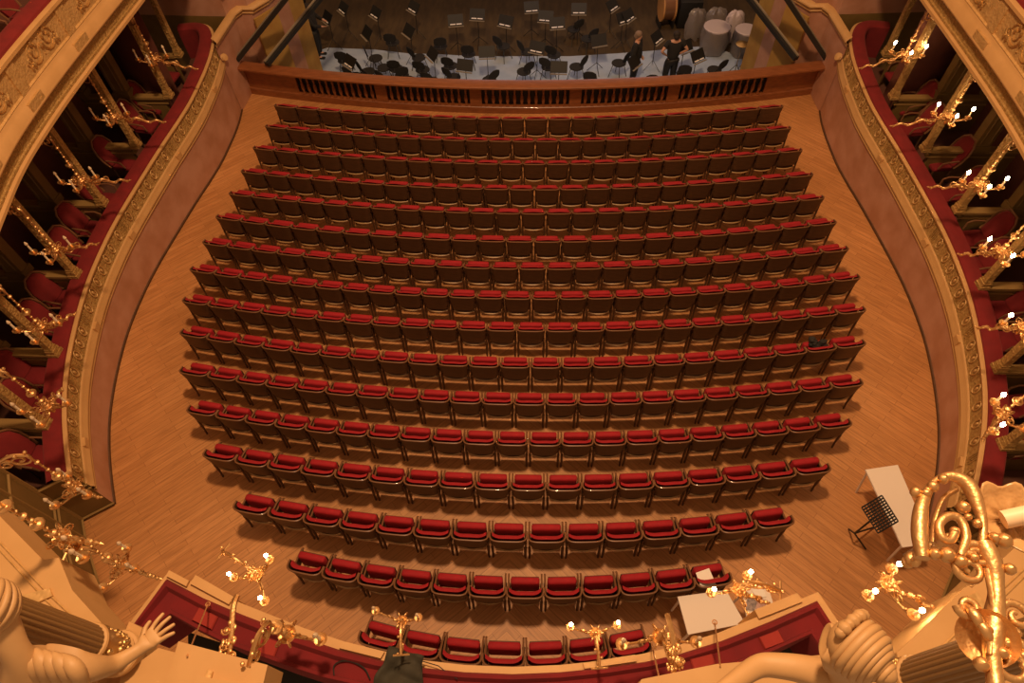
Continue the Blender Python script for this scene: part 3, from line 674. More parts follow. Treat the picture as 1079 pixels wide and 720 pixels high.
R1 = [rows_px([(p[0], p[1], z + dz) for p in pl]) for pl, z, dz in ((cream, ZR, -.9), (cream, ZR, -.04), (cream, ZR, 0), (outer, ZR, 0), (outer, ZR, -.03))]
MB().loft(R1).build('cream_ledge', M['cream'], rb, smooth=False)
mb = MB()
for blk in (((206, 606), (246, 629), (241, 637), (200, 615)), ((362, 677), (405, 687), (401, 694), (357, 683)), ((614, 699), (669, 690), (671, 697), (616, 705)), ((795, 643), (840, 625), (846, 634), (800, 652)), ((178, 601), (199, 612), (196, 618), (175, 607))):
    q = unpl(blk, ZR + .03); mb.prism([(p.x - O.x, p.y - O.y) for p in q], -.5, .03)
mb.build('ledge_block', M['cream'], rb, smooth=False)
def lerp2(a, b, t): return [(p[0] + (q[0] - p[0]) * t, p[1] + (q[1] - p[1]) * t) for p, q in zip(a, b)]
vr = []
for t, dz in ((0, -.03), (.0, .02), (.08, .06), (.22, .06), (.30, .03), (.34, .015), (.80, .015), (.84, .04), (.94, .04), (1.0, .01), (1.0, -.5)):
    vr.append([un(a, b, ZR) + Vector((0, 0, dz)) for a, b in lerp2(outer, inner, t)])
o = MB().loft(vr).build('velvet_rail', M['velvetd']); tag(o, 'wide dark red velvet parapet top of the royal box along the bottom edge', 'velvet rail')
tag(MB().prism([(-3.1, 1.2), (-2.4, -.8), (2.6, -.8), (3.1, 1.3), (0, .45)], ZR - 1.3, ZR - 1.1).build('floor_royal_box', M['black'], smooth=False), kind='structure')
for pts, l in ((((210, 640), (230, 650), (223, 664), (202, 654)), 'flat red pad on the royal box ledge, leftmost'), (((273, 669), (295, 677), (289, 693), (268, 687)), 'flat red pad on the royal box ledge, right of the left sconce'),
               (((727, 695), (750, 689), (755, 700), (731, 707)), 'flat red pad on the royal box ledge, just right of the foliage bracket'), (((799, 672), (820, 664), (827, 677), (806, 685)), 'flat red pad on the royal box ledge, rightmost')):
    q = unpl(pts, ZR + .03); c = sum(q, Vector()) / 4; q = [p - c for p in q]
    o = MB().loft([[(p.x * s, p.y * s, z) for p in q] for s, z in ((1, -.025), (1, .0), (.9, .012))], closed=True, capends=True).build('ledge_pad', M['pad'], loc=c); tag(o, l, 'pad', 'red pads on the royal box ledge')

# near ledges (front of the tier below the camera)
ZN = 5.2
def slab(name, pts, z, th, m, steps=None):
    q = unpl(pts, z); o = MB().prism([(p.x, p.y) for p in q], z - th, z).build(name, M[m], smooth=False); return o
ln = tag(empty('wall_near_tier'), kind='structure')
for pts, z, th in (
        ([(188, 676), (282, 701), (274, 735), (170, 735)], ZN, .35), ([(167, 683), (215, 696), (205, 740), (120, 740), (128, 712)], ZN - .05, .3), ([(207, 712), (262, 722), (258, 745), (200, 745)], ZN + .1, .12),
        ([(676, 716), (755, 700), (870, 690), (880, 745), (660, 745)], ZN, .35),
        ([(-20, 524), (45, 590), (62, 588), (76, 622), (110, 660), (118, 672), (90, 760), (-60, 760), (-60, 524)], ZN, .5), ([(125, 684), (136, 655), (150, 662), (138, 700)], ZN - .4, .3),
        ([(945, 688), (985, 650), (987, 647), (1020, 617), (1024, 620), (1100, 548), (1180, 560), (1180, 790), (960, 790)], ZN, .5)):
    q = unpl(pts, z); MB().prism([(p.x, p.y) for p in q], z - th, z).build('ledge', M['cream'], ln, smooth=False)
mb = MB()
for ln_pts in (((0, 572), (50, 625), (100, 672)), ((0, 580), (48, 632), (95, 676)), ((1079, 600), (1020, 655), (985, 690)), ((1079, 608), (1026, 660), (992, 694))):
    mb.tube([un(a, b, ZN + .004) for a, b in ln_pts], .008, 4)
for blk in (((20, 628), (52, 620), (55, 628), (28, 640)), ((210, 735), (218, 706), (224, 708), (216, 737)), ((1020, 628), (1030, 624), (1050, 655), (1042, 660))):
    q = unpl(blk, ZN + .02); mb.prism([(p.x, p.y) for p in q], ZN - .02, ZN + .02)
mb.build('ledge_moulding', M['creamd'], ln)
for (a, b, c_, d, l) in ((219, 637, 197, 692, 'thin brass rod leaning on the ledge beside the hand of the statue'), (277, 657, 263, 702, 'thin brass rod leaning on the ledge under the long sconce arm'), (686, 675, 696, 722, 'thin brass rod left of the right foliage bracket'), (753, 656, 759, 702, 'thin brass rod with its eye over the white table')):
    p, q = un(a, b, ZR + .12), un(c_, d, ZN + .02); r = empty('brass_rod', p); tag(r, l, 'rod', 'brass rods by the royal box')
    MB().tube([(0, 0, 0), q - p], .006, 6).build('shaft', M['brass'], r); MB().tube([Vector((.018 * math.cos(t), .018 * math.sin(t), 0)) for t in [2 * PI * k / 12 for k in range(13)]], .005, 5).build('eyelet', M['brass'], r)
# dark cloth over the rail
g = []
A = [(410, 682), (425, 688), (447, 692)]; B = [(392, 730), (415, 732), (440, 733)]
for i in range(15):
    v = i / 14; row = []
    for j in range(13):
        u = j / 12; tx = A[0][0] + (A[2][0] - A[0][0]) * u + (1 - v) * 0; ty = A[0][1] + (A[2][1] - A[0][1]) * u
        bx = 390 + 52 * u; b_ = 732
        p = un(tx + (bx - tx) * v + 2 * math.sin(v * 7 + u * 3), ty + (b_ - ty) * v, ZR + .10); p.z += .03 * math.sin(u * 9 + v * 4) + .02 * math.sin(v * 13 - u * 5); row.append(p)
    g.append(row)
c0 = g[7][6].copy(); g = [[p - c0 for p in r_] for r_ in g]
o = MB().loft(g).build('dark_cloth', M['cloth'], loc=c0, ang=80); sm = o.modifiers.new('thick', 'SOLIDIFY'); sm.thickness = .012; tag(o, 'crumpled dark olive cloth hanging over the royal box rail', 'cloth')
cb = [(352, 712), (352, 702), (360, 697), (372, 698), (384, 705), (390, 716)]
o = MB().tube([un(a, b, ZR + .035) for a, b in catmull([(p[0], p[1], 0) for p in cb], 5) and [(q.x, q.y) for q in catmull([(p[0], p[1], 0) for p in cb], 5)]], .006, 5).build('looped_cable', M['black']); tag(o, 'thin black cable looped on the red ledge beside the dark cloth', 'cable')
o = MB().tube([un(a, b, ZR + .045) for a, b in [(445, 697), (462, 702), (472, 710), (482, 716)]], .004, 5).build('cable', M['blackfab']); tag(o, 'thin black cable trailing from the dark cloth to the right', 'cable')

# ------------------------------------------------------------------ fluted columns near the camera
for (bx, by_, l, lean) in ((127, 690, 'thick fluted column with leafy gilt foot behind the left statue', -1), (935, 724, 'thick fluted column behind the right statue head', 1)):
    p = un(bx, by_, ZN); r = empty('fluted_column', p); tag(r, l, 'column', 'fluted columns beside the statues')
    prof = []; n = 20; rows = []
    for z, rr in ((.44, .115), (.6, .117), (2.3, .108), (2.9, .106)):
        rows.append([((rr + .007 * abs(math.sin(12 * t)) - .004) * math.cos(t), (rr + .007 * abs(math.sin(12 * t)) - .004) * math.sin(t), z) for t in [2 * PI * q / 144 for q in range(144)]])
    MB().loft(rows, closed=True).build('fluted_shaft', M['statue'] if 0 else mat('column_stucco', (.26, .145, .05), .55), r, ang=20)
    MB().lathe([(.115, .39), (.128, .395), (.134, .41), (.128, .425), (.115, .43)], n=24).build('neck_ring', M['cream'], r)
    mb = MB(); mb.lathe([(.11, .10), (.12, .2), (.115, .38)], n=20)
    for q in range(70):
        a = random.random() * 2 * PI; z = random.uniform(.12, .37); mb.ball((.12 * math.cos(a), .12 * math.sin(a), z), random.uniform(.012, .026), 6, (1, 1, 1.4))
    mb.build('leafy_drum', M['goldd'], r); MB().lathe([(.15, 0), (.15, .03), (.158, .045), (.15, .06), (.13, .065), (.135, .085), (.12, .10)], n=24).build('base_ring', M['cream'], r)

# ------------------------------------------------------------------ statues
def hand(mb_name, W0, dirv, side, up, size, m, parent, O):
    """five separate skinned fingers + palm, W0 wrist (world), dirv pointing along the hand"""
    d = dirv.normalized(); s = side.normalized(); u = up.normalized(); L = size
    V = [W0 - O, W0 + d * L * .16 - O, W0 + d * L * .38 - O]; E = [(0, 1), (1, 2)]; R = [(L * .15, L * .13), (L * .22, L * .11), (L * .25, L * .09)]
    for q, (off, ln, sp) in enumerate(((-.20, .40, -.30), (-.07, .46, -.10), (.07, .43, .10), (.19, .34, .30))):
        b = len(V); root = W0 + d * L * .42 + s * L * off
        dd = (d + s * sp).normalized()
        V += [root - O, root + dd * L * ln * .5 + u * L * .02 - O, root + dd * L * ln - u * L * .03 - O]; E += [(2, b), (b, b + 1), (b + 1, b + 2)]; R += [L * .062, L * .052, L * .042]
    b = len(V); root = W0 + d * L * .2 - s * L * .2; dd = (d * .75 - s * .8).normalized()
    V += [root - O, root + dd * L * .18 - O, root + (dd + d * .5).normalized() * L * .36 - O]; E += [(1, b), (b, b + 1), (b + 1, b + 2)]; R += [L * .075, L * .06, L * .045]
    return V, E, R
# left statue
r = empty('statue', un(60, 740, ZN)); tag(r, 'cream stone statue at lower left stretching out an open hand', 'statue'); O = r.location.copy()
sh = un(86, 706, 6.55); el = un(118, 702, 6.35); wr = un(148, 684, 6.3); tip = un(170, 664, 6.3); neck = un(18, 690, 6.75); hd = un(-14, 642, 6.95); ch = un(35, 716, 6.5); pv = un(70, 750, 6.0)
dv = (tip - wr); sdv = Vector((-dv.y, dv.x, 0)); hV, hE, hR = hand('hand', wr, dv, -sdv, Vector((0, 0, 1)), .235, None, None, O)
V = [pv - O, ch - O, neck - O, hd - O + Vector((0, 0, -.02)), un(55, 705, 6.55) - O, sh - O, el - O]; E = [(0, 1), (1, 2), (2, 3), (1, 4), (4, 5), (5, 6)]; R = [.17, .17, .062, .11, .12, .085, .052]
off = len(V); V += hV; E += [(6, off)] + [(a + off, b + off) for a, b in hE]; R += hR
V += [Vector((.05, -.1, .02)), un(-30, 720, 6.5) - O]; E += [(0, len(V) - 2), (1, len(V) - 1)]; R += [.2, .12]
skin('body', V, E, R, M['statue'], r, 3)
mb = MB()
for q in range(7):
    a = [(10 + q * 9, 678 + q * 2), (14 + q * 11, 700 + q), (20 + q * 12, 730)]
    mb.tube(catmull([un(a[0][0], a[0][1], 6.70 + .01 * (q % 2)) - O, un(a[1][0], a[1][1], 6.68) - O, un(a[2][0], a[2][1], 6.5) - O], 5), [.012 + .03 * math.sin(PI * t / 10) for t in range(11)], 8)
mb.build('drapery', M['statue'], r, ang=80)
mb = MB()
mb.ball(hd - O + Vector((0, 0, .01)), .135, 16)
for q in range(9): mb.tube([hd - O + Vector((.128 * math.cos(t) * math.cos(q * .33 - 1.3), .128 * math.sin(t), .128 * math.cos(t) * math.sin(q * .33 - 1.3) + .01)) for t in [-PI / 2 + PI * k / 16 for k in range(17)]], .018, 6)
mb.build('hair', M['statue'], r, ang=80)
# right statue
r = empty('statue', un(905, 740, ZN)); tag(r, 'cream stone statue at lower right with coiled hair and raised arm', 'statue'); O = r.location.copy()
hd = un(903, 683, 7.45); neck = un(893, 706, 7.2); ch = un(900, 745, 6.85); pv = un(890, 780, 6.2)
sh = un(872, 712, 7.1); el = un(800, 700, 7.1); wr = un(750, 735, 7.2); tip = un(735, 760, 7.2)
dv = tip - wr; sdv = Vector((-dv.y, dv.x, 0)); hV, hE, hR = hand('hand', wr, dv, sdv, Vector((0, 0, 1)), .2, None, None, O)
V = [pv - O, ch - O, neck - O, un(898, 692, 7.36) - O, un(903, 684, 7.46) - O, sh - O, un(835, 703, 7.12) - O, el - O]; E = [(0, 1), (1, 2), (2, 3), (3, 4), (1, 5), (5, 6), (6, 7)]; R = [.16, .15, .065, .105, .115, .075, .058, .052]
off = len(V); V += hV; E += [(7, off)] + [(a + off, b + off) for a, b in hE]; R += hR
V += [un(960, 735, 7.0) - O]; E += [(1, len(V) - 1)]; R += [.09]
# face: brow, nose, chin on the side it looks to (left)
V += [un(872, 676, 7.40) - O, un(866, 690, 7.34) - O]; E += [(3, len(V) - 2), (3, len(V) - 1)]; R += [.045, .05]
skin('body', V, E, R, M['statue'], r, 3)
mb = MB(); c = hd - O; mb.ball(c, .105, 18)
ax = Vector((.55, -.75, .25)).normalized(); ux = ax.orthogonal().normalized(); vx = ax.cross(ux)
for q in range(7):
    th = .42 + q * .22; rr = .108 * math.sin(th); h_ = .108 * math.cos(th)
    mb.tube([c + ax * h_ + (ux * math.cos(t) + vx * math.sin(t)) * rr * (1 + .015 * math.sin(4 * t + q)) for t in [2 * PI * k / 28 for k in range(29)]], .014 + .003 * (q % 2), 8)
mb.ball(c + ax * .115, .042, 12); mb.tube([c + ax * (.118) + (ux * math.cos(t) + vx * math.sin(t)) * .038 for t in [2 * PI * k / 16 for k in range(17)]], .012, 7)
for q in range(13):
    a = -.3 + q * .22; mb.ball(c - ax * .035 + (ux * math.cos(a + 2.2) + vx * math.sin(a + 2.2)) * .108 - ax * .02, .021 + .005 * (q % 2), 9)
mb.build('coiled_hair', M['statue'], r, ang=80)

# ------------------------------------------------------------------ foreground candelabrum, right edge
ZF = 8.45
fc = empty('gilt_candelabrum', un(1050, 700, ZF - .3)); O = fc.location.copy(); tag(fc, 'large blurred gilt candelabrum with scrolls and glass shade at right edge', 'candelabrum')
def U(a, b, z=ZF): return un(a, b, z) - O
sx = Vector(U(1001, 500)) - U(1000, 500); s1 = sx.length     # metres per pixel there
mb = MB(); loop = [(972, 588), (969, 560), (972, 530), (985, 508), (1003, 502), (1020, 511), (1030, 532), (1036, 556), (1034, 580)]
mb.tube([p for p in catmull([U(a, b) for a, b in loop], 5)], [s1 * (6 + 2 * math.sin(k * .3)) for k in range(41)], 10)
mb.tube(catmull([U(a, b, ZF + .01) for a, b in ((1012, 586), (1018, 566), (1012, 548), (1000, 544), (990, 552), (992, 566), (1001, 570), (1006, 562))], 5), s1 * 4.5, 8)
mb.tube(catmull([U(a, b, ZF - .02) for a, b in ((982, 572), (985, 548), (994, 526), (1008, 516))], 5), s1 * 3, 6)
mb.ball(U(965, 519), s1 * 6, 10); mb.ball(U(983, 513, ZF + .01), s1 * 6, 10); mb.ball(U(994, 505, ZF + .02), s1 * 5.5, 10); mb.ball(U(976, 520, ZF + .01), s1 * 5, 8)
for a, b, q in ((1006, 560, 5), (1030, 552, 5), (1015, 535, 7), (998, 585, 8), (985, 584, 6), (1012, 592, 7), (1026, 588, 5), (1020, 545, 4)): mb.ball(U(a, b, ZF + .01), s1 * q, 9)
mb.build('scroll_loop', M['gold'], fc, ang=60)
mb = MB(); stalk = [(1036, 572), (1046, 596), (1050, 625), (1048, 655), (1046, 690), (1050, 730)]
mb.tube(catmull([U(a, b, ZF) for a, b in stalk], 5), [s1 * (8.5 + 1.5 * math.sin(k * .5)) for k in range(26)], 10); mb.tube(catmull([U(a, b, ZF + .012) for a, b in ((1040, 600), (1046, 640), (1042, 690))], 5), s1 * 3, 6)
for a, b, q in ((1058, 570, 8), (1064, 600, 6), (1048, 567, 6), (1034, 700, 7), (1040, 665, 6), (1056, 688, 6)): mb.ball(U(a, b, ZF + .01), s1 * q, 9)
mb.build('stalk', M['gold'], fc, ang=60)
mb = MB()
for cx, cy, r0, a0, sg in ((1068, 700, 22, 0, 1), (1072, 650, 16, 2, -1), (1022, 600, 16, 1, 1), (1020, 640, 10, 3, 1), (1030, 585, 12, 4, -1)):
    mb.tube(spiral(U(cx, cy), (1, 0, .05), (0, sg, .05), r0 * s1, 3 * s1, 1.5, 24, a0), [s1 * (4.5 - 2 * k / 24) for k in range(25)], 8)
for q in range(16): mb.ball(U(1050 + q * 4 + random.uniform(-3, 3), 680 + 9 * math.sin(q) + random.uniform(-6, 14)), s1 * random.uniform(3, 5.5), 8)
for a, b in ((1015, 635), (1024, 648)): mb.tube(catmull([U(a, b), U(a + 14, b + 16, ZF + .02), U(a + 22, b + 36, ZF)], 4), [s1 * (1 + 4 * math.sin(PI * k / 8)) for k in range(9)], 8)
mb.build('acanthus_scrolls', M['gold'], fc, ang=60)
c = U(1040, 672, ZF - .02); MB().lathe([(.0, -.05), (.03, -.045), (.05, -.02), (.062, .02), (.066, .03), (.055, .02), (.02, .0)], c, 20, axis=(-.5, -.2, .8)).build('drip_bowl', M['gold'], fc, ang=60)
c = U(1062, 548, ZF - .03); rows = []
for rr, z in ((.012, .0), (.05, .004), (.075, .02), (.088, .045), (.095, .05)):
    rows.append([(c.x + rr * (1 + .10 * math.sin(7 * t) * (rr > .06)) * math.cos(t), c.y + rr * (1 + .1 * math.sin(7 * t) * (rr > .06)) * math.sin(t), c.z + z * .6 + .006 * math.sin(7 * t)) for t in [2 * PI * k / 42 for k in range(42)]])
o = MB().loft(rows, closed=True).build('glass_shade', mat('ochre_glass_dish', (.60, .36, .15), .3, trans=.15, bump=.3, bscale=30), fc, ang=80); sm = o.modifiers.new('t', 'SOLIDIFY'); sm.thickness = .004
q = U(1057, 548, ZF); MB().tube([q, q + Vector((.12, .018, .05))], .024, 16).build('candle_tube', mat('ivory_candle', (.86, .64, .42), .5), fc, ang=50)
mb = MB(); 
mb.tube([U(1000 - 44 * k, 566 + 27 * k, ZF - .10 - 1.3 * k * k) for k in [t / 10 for t in range(11)]], .009, 8)
for t in range(9):
    k = t / 8; mb.ball(U(1000 - 44 * k, 566 + 27 * k, ZF - .10 - 1.3 * k * k), (.012, .018, .013, .02, .022, .03, .02, .035, .03)[t], 10, (1, 1, .75))
mb.build('beaded_stem', M['gold'], fc)

# ------------------------------------------------------------------ tables, stand, papers
def table(name, label, pts, z, legs, m='white'):
    q = unpl(pts, z); c = sum(q, Vector()) / len(q); r = empty(name, (c.x, c.y, 0)); tag(r, label, 'table')
    P = [(p.x - c.x, p.y - c.y) for p in q]; MB().prism(P, z - .03, z).build('table_top', M[m], r, smooth=False)
    for i, (a, b) in enumerate(legs):
        f = un(a, b, 0); i0 = min(range(4), key=lambda k: (Vector((q[k].x, q[k].y, 0)) - f).length); t = Vector((P[i0][0] * .9, P[i0][1] * .95, z - .03))
        MB().tube([t, (f.x - c.x, f.y - c.y, 0)], .018, 6).build('leg', M[m], r)
    for i in range(4):
        if i not in (0, 3) or len(legs) < 2:
            MB().tube([(P[i][0] * .88, P[i][1] * .9, z - .03), (P[i][0] * .88, P[i][1] * .9, 0)], .018, 6).build('leg', M[m], r)
    return r
table('folding_table', 'long white folding table on the floor right of the seats', ((912, 495), (946, 490), (982, 573), (951, 577)), .74, ((902, 519), (935, 591)))
table('white_table', 'white table end behind the row by the royal box', ((714, 629), (765, 622), (785, 657), (725, 669)), .74, ())
table('side_table', 'small white table under the printed sheets', ((782, 624), (808, 614), (816, 640), (787, 652)), .70, ())
for pts, z, mm, l, nm in ((((733, 604), (747, 599), (755, 617), (739, 620)), .79, 'paper', 'white paper sheet lying on the end seat of the fifteenth row', 'paper_sheet'), (((789, 626), (799, 630), (795, 644), (784, 642)), .715, 'photo', 'grey printed sheet on the small white table', 'printed_sheet'), (((799, 629), (808, 634), (806, 642), (796, 642)), .72, 'photor', 'pink printed sheet on the small white table', 'printed_sheet'), (((792, 622), (803, 619), (808, 629), (797, 631)), .712, 'paper', 'white card beside the printed sheets', 'paper_sheet')):
    q = unpl(pts, z); c = sum(q, Vector()) / 4; o = MB().loft([[(p.x - c.x, p.y - c.y, h) for p in q] for h in (0, .004)], closed=True, capends=True).build(nm, M[mm], loc=c, smooth=False); tag(o, l, 'paper')
# perforated music desk
f = un(905, 560, 0); r = empty('music_desk', f); tag(r, 'black perforated music stand beside the long white table', 'music stand')
q = [un(a, b, 1.05) - f for a, b in ((908, 535), (926, 525), (943, 552), (925, 562))]; q[0].z += .0; q[1].z += .1; q[2].z += .1
mb = MB(); nx, ny = 10, 7
def qp(u, v): return q[0] * (1 - u) * (1 - v) + q[1] * (1 - u) * v + q[2] * u * v + q[3] * u * (1 - v)
for i in range(nx + 1): mb.tube([qp(i / nx, 0), qp(i / nx, 1)], .011, 4)
for j in range(ny + 1): mb.tube([qp(0, j / ny), qp(1, j / ny)], .011, 4)
mb.build('perforated_desk', M['black'], r); cc = qp(.5, .3)
MB().tube([cc, (cc.x, cc.y, .35)], .014, 6).build('pole', M['black'], r)
for a, b in ((894, 558), (912, 579), (921, 556)):
    e = un(a, b, 0) - f; MB().tube([(cc.x, cc.y, .35), (e.x, e.y, .01)], .014, 5).build('leg', M['black'], r)
# dark garment on a seat
p = un(865, 361, .77); mb = MB()
for k in range(16): mb.ball((random.uniform(-.16, .12), random.uniform(-.08, .08), random.uniform(-.05, .04)), random.uniform(.03, .06), 8, (1.3, 1, .8))
o = mb.build('dark_scarf', M['blackfab'], loc=p, ang=80); tag(o, 'small black garment left on the second seat from the right, tenth row', 'clothing')

# ------------------------------------------------------------------ orchestra pit
ZP = -1.81
q = unpl([(330, 80), (322, 58), (345, 50), (395, 52), (430, 56), (465, 57), (500, 59), (560, 59), (600, 59), (650, 56), (690, 53), (745, 48), (772, 56), (800, 66), (805, 78)], ZP + .02); q += [Vector((6.5, 15.6, 0)), Vector((-6.5, 15.6, 0))]
o = MB().prism([(p.x, p.y) for p in q], ZP, ZP + .012).build('floor_sheet', M['sheet'], smooth=False); tag(o, 'pale blue sheeting spread over the front of the orchestra pit', 'floor covering')
def pit_chair():
    r = empty('orchestra_chair')
    MB().lathe([(0, .44), (.2, .44), (.225, .46), (.22, .485), (.18, .49), (0, .495)], n=16).build('seat', M['blackfab'], r)
    rows = []
    for s, z in ((.5, .62), (.95, .68), (1, .78), (.9, .88), (.45, .93)): rows.append([(s * .21 * math.cos(t), -.24 - (z - .6) * .2 + .02 * math.sin(t), z) for t in [2 * PI * k / 12 for k in range(12)]])
    MB().loft(rows, closed=True, capends=True).build('backrest', M['blackfab'], r)
    MB().tube([(0, -.15, .44), (0, -.25, .5), (0, -.26, .7)], .014, 5).build('back_post', M['steel'], r)
    for sx_ in (-1, 1):
        for sy in (-1, 1): MB().tube([(sx_ * .12, sy * .12, .44), (sx_ * .2, sy * .21, 0)], .012, 5).build('leg', M['steel'], r)
    return r
def stand():
    r = empty('music_stand')
    MB().box((0, 0, 1.08), (.5, .02, .33), rx=math.radians(-38)).build('desk', M['black'], r); MB().box((0, -.15, .94), (.5, .05, .012)).build('lip', M['steell'], r)
    MB().tube([(0, .03, 1.0), (0, .0, .3)], .012, 5).build('pole', M['black'], r)
    for k in range(3): a = k * 2.1 + .5; MB().tube([(0, 0, .32), (.3 * math.cos(a), .3 * math.sin(a), .01)], .01, 4).build('leg', M['black'], r)
    return r
pc0 = pit_chair(); KP = kidmap(pc0); ms0 = stand(); KM = kidmap(ms0)
CH = [(394, 53), (386, 67), (412, 36), (440, 52), (403, 63), (416, 64), (394, 76), (407, 76), (422, 71), (431, 80), (444, 65), (454, 77), (474, 61), (477, 73), (493, 48), (515, 76), (372, 72), (556, 46), (584, 49), (552, 67), (578, 62), (608, 62), (623, 76), (605, 22), (653, 58), (687, 79), (755, 65), (745, 74), (722, 69), (463, 40), (530, 40), (620, 32), (361, 55)]
CH = sorted(CH)
for i, (px, py) in enumerate(CH):
    o = pc0 if i == 0 else copy_tree(pc0, KP); p = un(px, py, ZP + .75); o.location = (p.x, p.y, ZP + (.012 if py > 52 else 0)); ang = math.atan2(p.x - .5, 24 - p.y); o.rotation_euler = (0, 0, random.uniform(-.9, .9) + ang * .5)
    nb = 'left' if px < 540 else 'right'; rk = ORD[i + 1] if i < 16 else ORD[len(CH) - i] if len(CH) - i <= 16 else 'middlemost'
    tag(o, 'black round-backed orchestra chair in the pit, %s counted from the %s' % (rk, 'left' if i < 16 else 'right') if rk != 'middlemost' else 'black round-backed orchestra chair in the pit, nearest the middle', 'chair', 'orchestra chairs in the pit')
ST = [(396, 14), (431, 33), (480, 22), (387, 35), (503, 16), (456, 58), (490, 70), (513, 56), (533, 23), (587, 25), (566, 51), (631, 43), (589, 72), (645, 6), (657, 19), (662, 17), (692, 40), (668, 66), (345, 19), (362, 9), (369, 66), (436, 8), (575, 18), (735, 60), (722, 50), (560, 8), (610, 10)]
ST = sorted(ST)
for i, (px, py) in enumerate(ST):
    o = ms0 if i == 0 else copy_tree(ms0, KM); p = un(px, py, ZP + 1.05); rz = (-.95 if px < 470 else .75 if px > 640 else random.uniform(-.25, .25)) + random.uniform(-.2, .2) + PI * (0)
    o.location = (p.x, p.y, ZP + (.012 if py > 45 else 0)); o.rotation_euler = (0, 0, rz)
    rk = ORD[i + 1] if i < 13 else ORD[len(ST) - i]
    tag(o, 'black music stand in the orchestra pit, %s counted from the %s' % (rk, 'left' if i < 13 else 'right'), 'music stand', 'music stands in the pit')
    if i % 2 == 0 or py < 30:
        T = Matrix.Translation(o.location) @ Matrix.Rotation(rz, 4, 'Z'); c = T @ Vector((0, -.035, 1.105))
        s = MB().box((-.1, 0, 0), (.17, .006, .24), rx=math.radians(-38)).box((.1, 0, 0), (.17, .006, .24), rx=math.radians(-38)).build('sheet_music', M['sheetw'], loc=c, smooth=False); s.rotation_euler = (0, 0, rz); s.scale = (1, 1, .35)
        s.location.z -= .09; s.location.x += .0
        tag(s, 'white sheet music resting on the stand %s from the %s' % (rk, 'left' if i < 13 else 'right'), 'sheet music', 'scores on the pit stands')

# people
def person(loc, rz, label, pose, hairm, bare):
    r = empty('person', loc, rz); tag(r, label, 'person')
    H = 1.78
    if pose == 'akimbo':
        armL = [(-.2, 0, 1.45), (-.40, -.10, 1.22), (-.22, .02, 1.05)]; armR = [(.2, 0, 1.45), (.40, -.10, 1.22), (.22, .02, 1.05)]
    elif pose == 'play':
        armL = [(-.2, 0, 1.45), (-.28, .16, 1.2), (-.1, .38, 1.2)]; armR = [(.2, 0, 1.45), (.3, .15, 1.2), (.12, .36, 1.1)]
    else:
        armL = [(-.2, 0, 1.45), (-.27, -.04, 1.15), (-.24, .12, .92)]; armR = [(.2, 0, 1.45), (.27, -.02, 1.15), (.25, .06, .88)]
    V = [(0, 0, .95), (0, .01, 1.2), (0, 0, 1.42), (0, .01, 1.53), (0, .02, 1.62), (0, .02, 1.72), (0, .10, 1.60)]
    E = [(0, 1), (1, 2), (2, 3), (3, 4), (4, 5), (4, 6)]; R = [.09, .11, .13, .055, .085, .07, .025]
    for arm in (armL, armR):
        b = len(V); V += arm; E += [(2, b), (b, b + 1), (b + 1, b + 2)]; R += [.06, .045, .033]
        sg = 1 if arm[0][0] > 0 else -1; d = (Vector(arm[2]) - Vector(arm[1])).normalized(); s = Vector((sg, 0, 0)); 
        for q, (o_, l_) in enumerate(((-.03, .085), (-.01, .10), (.01, .095), (.03, .08))):
            c = len(V); w0 = Vector(arm[2]) + d * .07 + Vector((0, o_, 0)); V += [w0, w0 + d * l_ + Vector((-sg * .01, 0, 0))]; E += [(b + 2, c), (c, c + 1)]; R += [.012, .008]
        c = len(V); w0 = Vector(arm[2]) + d * .03 + Vector((0, .035, 0)); V += [w0, w0 + d * .06 + Vector((0, .03, 0))]; E += [(b + 2, c), (c, c + 1)]; R += [.013, .009]
    for sg in (-1, 1):
        b = len(V); V += [(sg * .09, 0, .84), (sg * .12, .02, .48), (sg * .13, -.02, .08), (sg * .14, .12, .035)]; E += [(0, b), (b, b + 1), (b + 1, b + 2), (b + 2, b + 3)]; R += [.075, .062, .042, .035]
    skin('body', V, E, R, M['skin'], r, 2)
    # clothing just outside the skin
    e1 = 1.0 if not bare else .30
    V = [(0, 0, .86), (0, .01, 1.2), (0, 0, 1.43)]; E = [(0, 1), (1, 2)]; R = [.21, .19, .18]
    for arm in (armL, armR):
        b = len(V); a0, a1, a2 = map(Vector, arm)
        if bare: V += [a0, a0.lerp(a1, .6)]; E += [(2, b), (b, b + 1)]; R += [.08, .07]
        else: V += [a0, a1, a1.lerp(a2, .95)]; E += [(2, b), (b, b + 1), (b + 1, b + 2)]; R += [.08, .065, .05]
    skin('shirt', V, E, R, M['blackfab'], r, 2)
    V = [(0, 0, 1.02), (0, -.01, .90)]; E = [(0, 1)]; R = [.21, .23]
    for sg in (-1, 1):
        b = len(V); V += [(sg * .10, 0, .84), (sg * .12, .02, .48), (sg * .13, -.02, .07)]; E += [(1, b), (b, b + 1), (b + 1, b + 2)]; R += [.145, .10, .08]
    skin('trousers', V, E, R, M['black'], r, 2)
    mb = MB(); mb.ball((0, -.01, 1.69), .105, 12, (1, 1.05, .95)); mb.ball((0, -.05, 1.63), .09, 10); mb.build('hair', hairm, r, ang=80)
    for sg in (-1, 1):
        MB().rbox((sg * .135, .06, .035), (.10, .27, .07), .04, 3).build('shoe', M['black'], r)
    return r
zp = ZP + .012
a = un(665, 88, ZP); person((a.x, a.y - .15, zp), -PI / 2 - .3, 'man in long black clothes standing in profile in the orchestra pit', 'side', M['hairg'], False)
a = un(702, 88, ZP); person((a.x, a.y - .15, zp), .15, 'person in black t-shirt standing with hands on hips in the orchestra pit', 'akimbo', M['hair'], True)
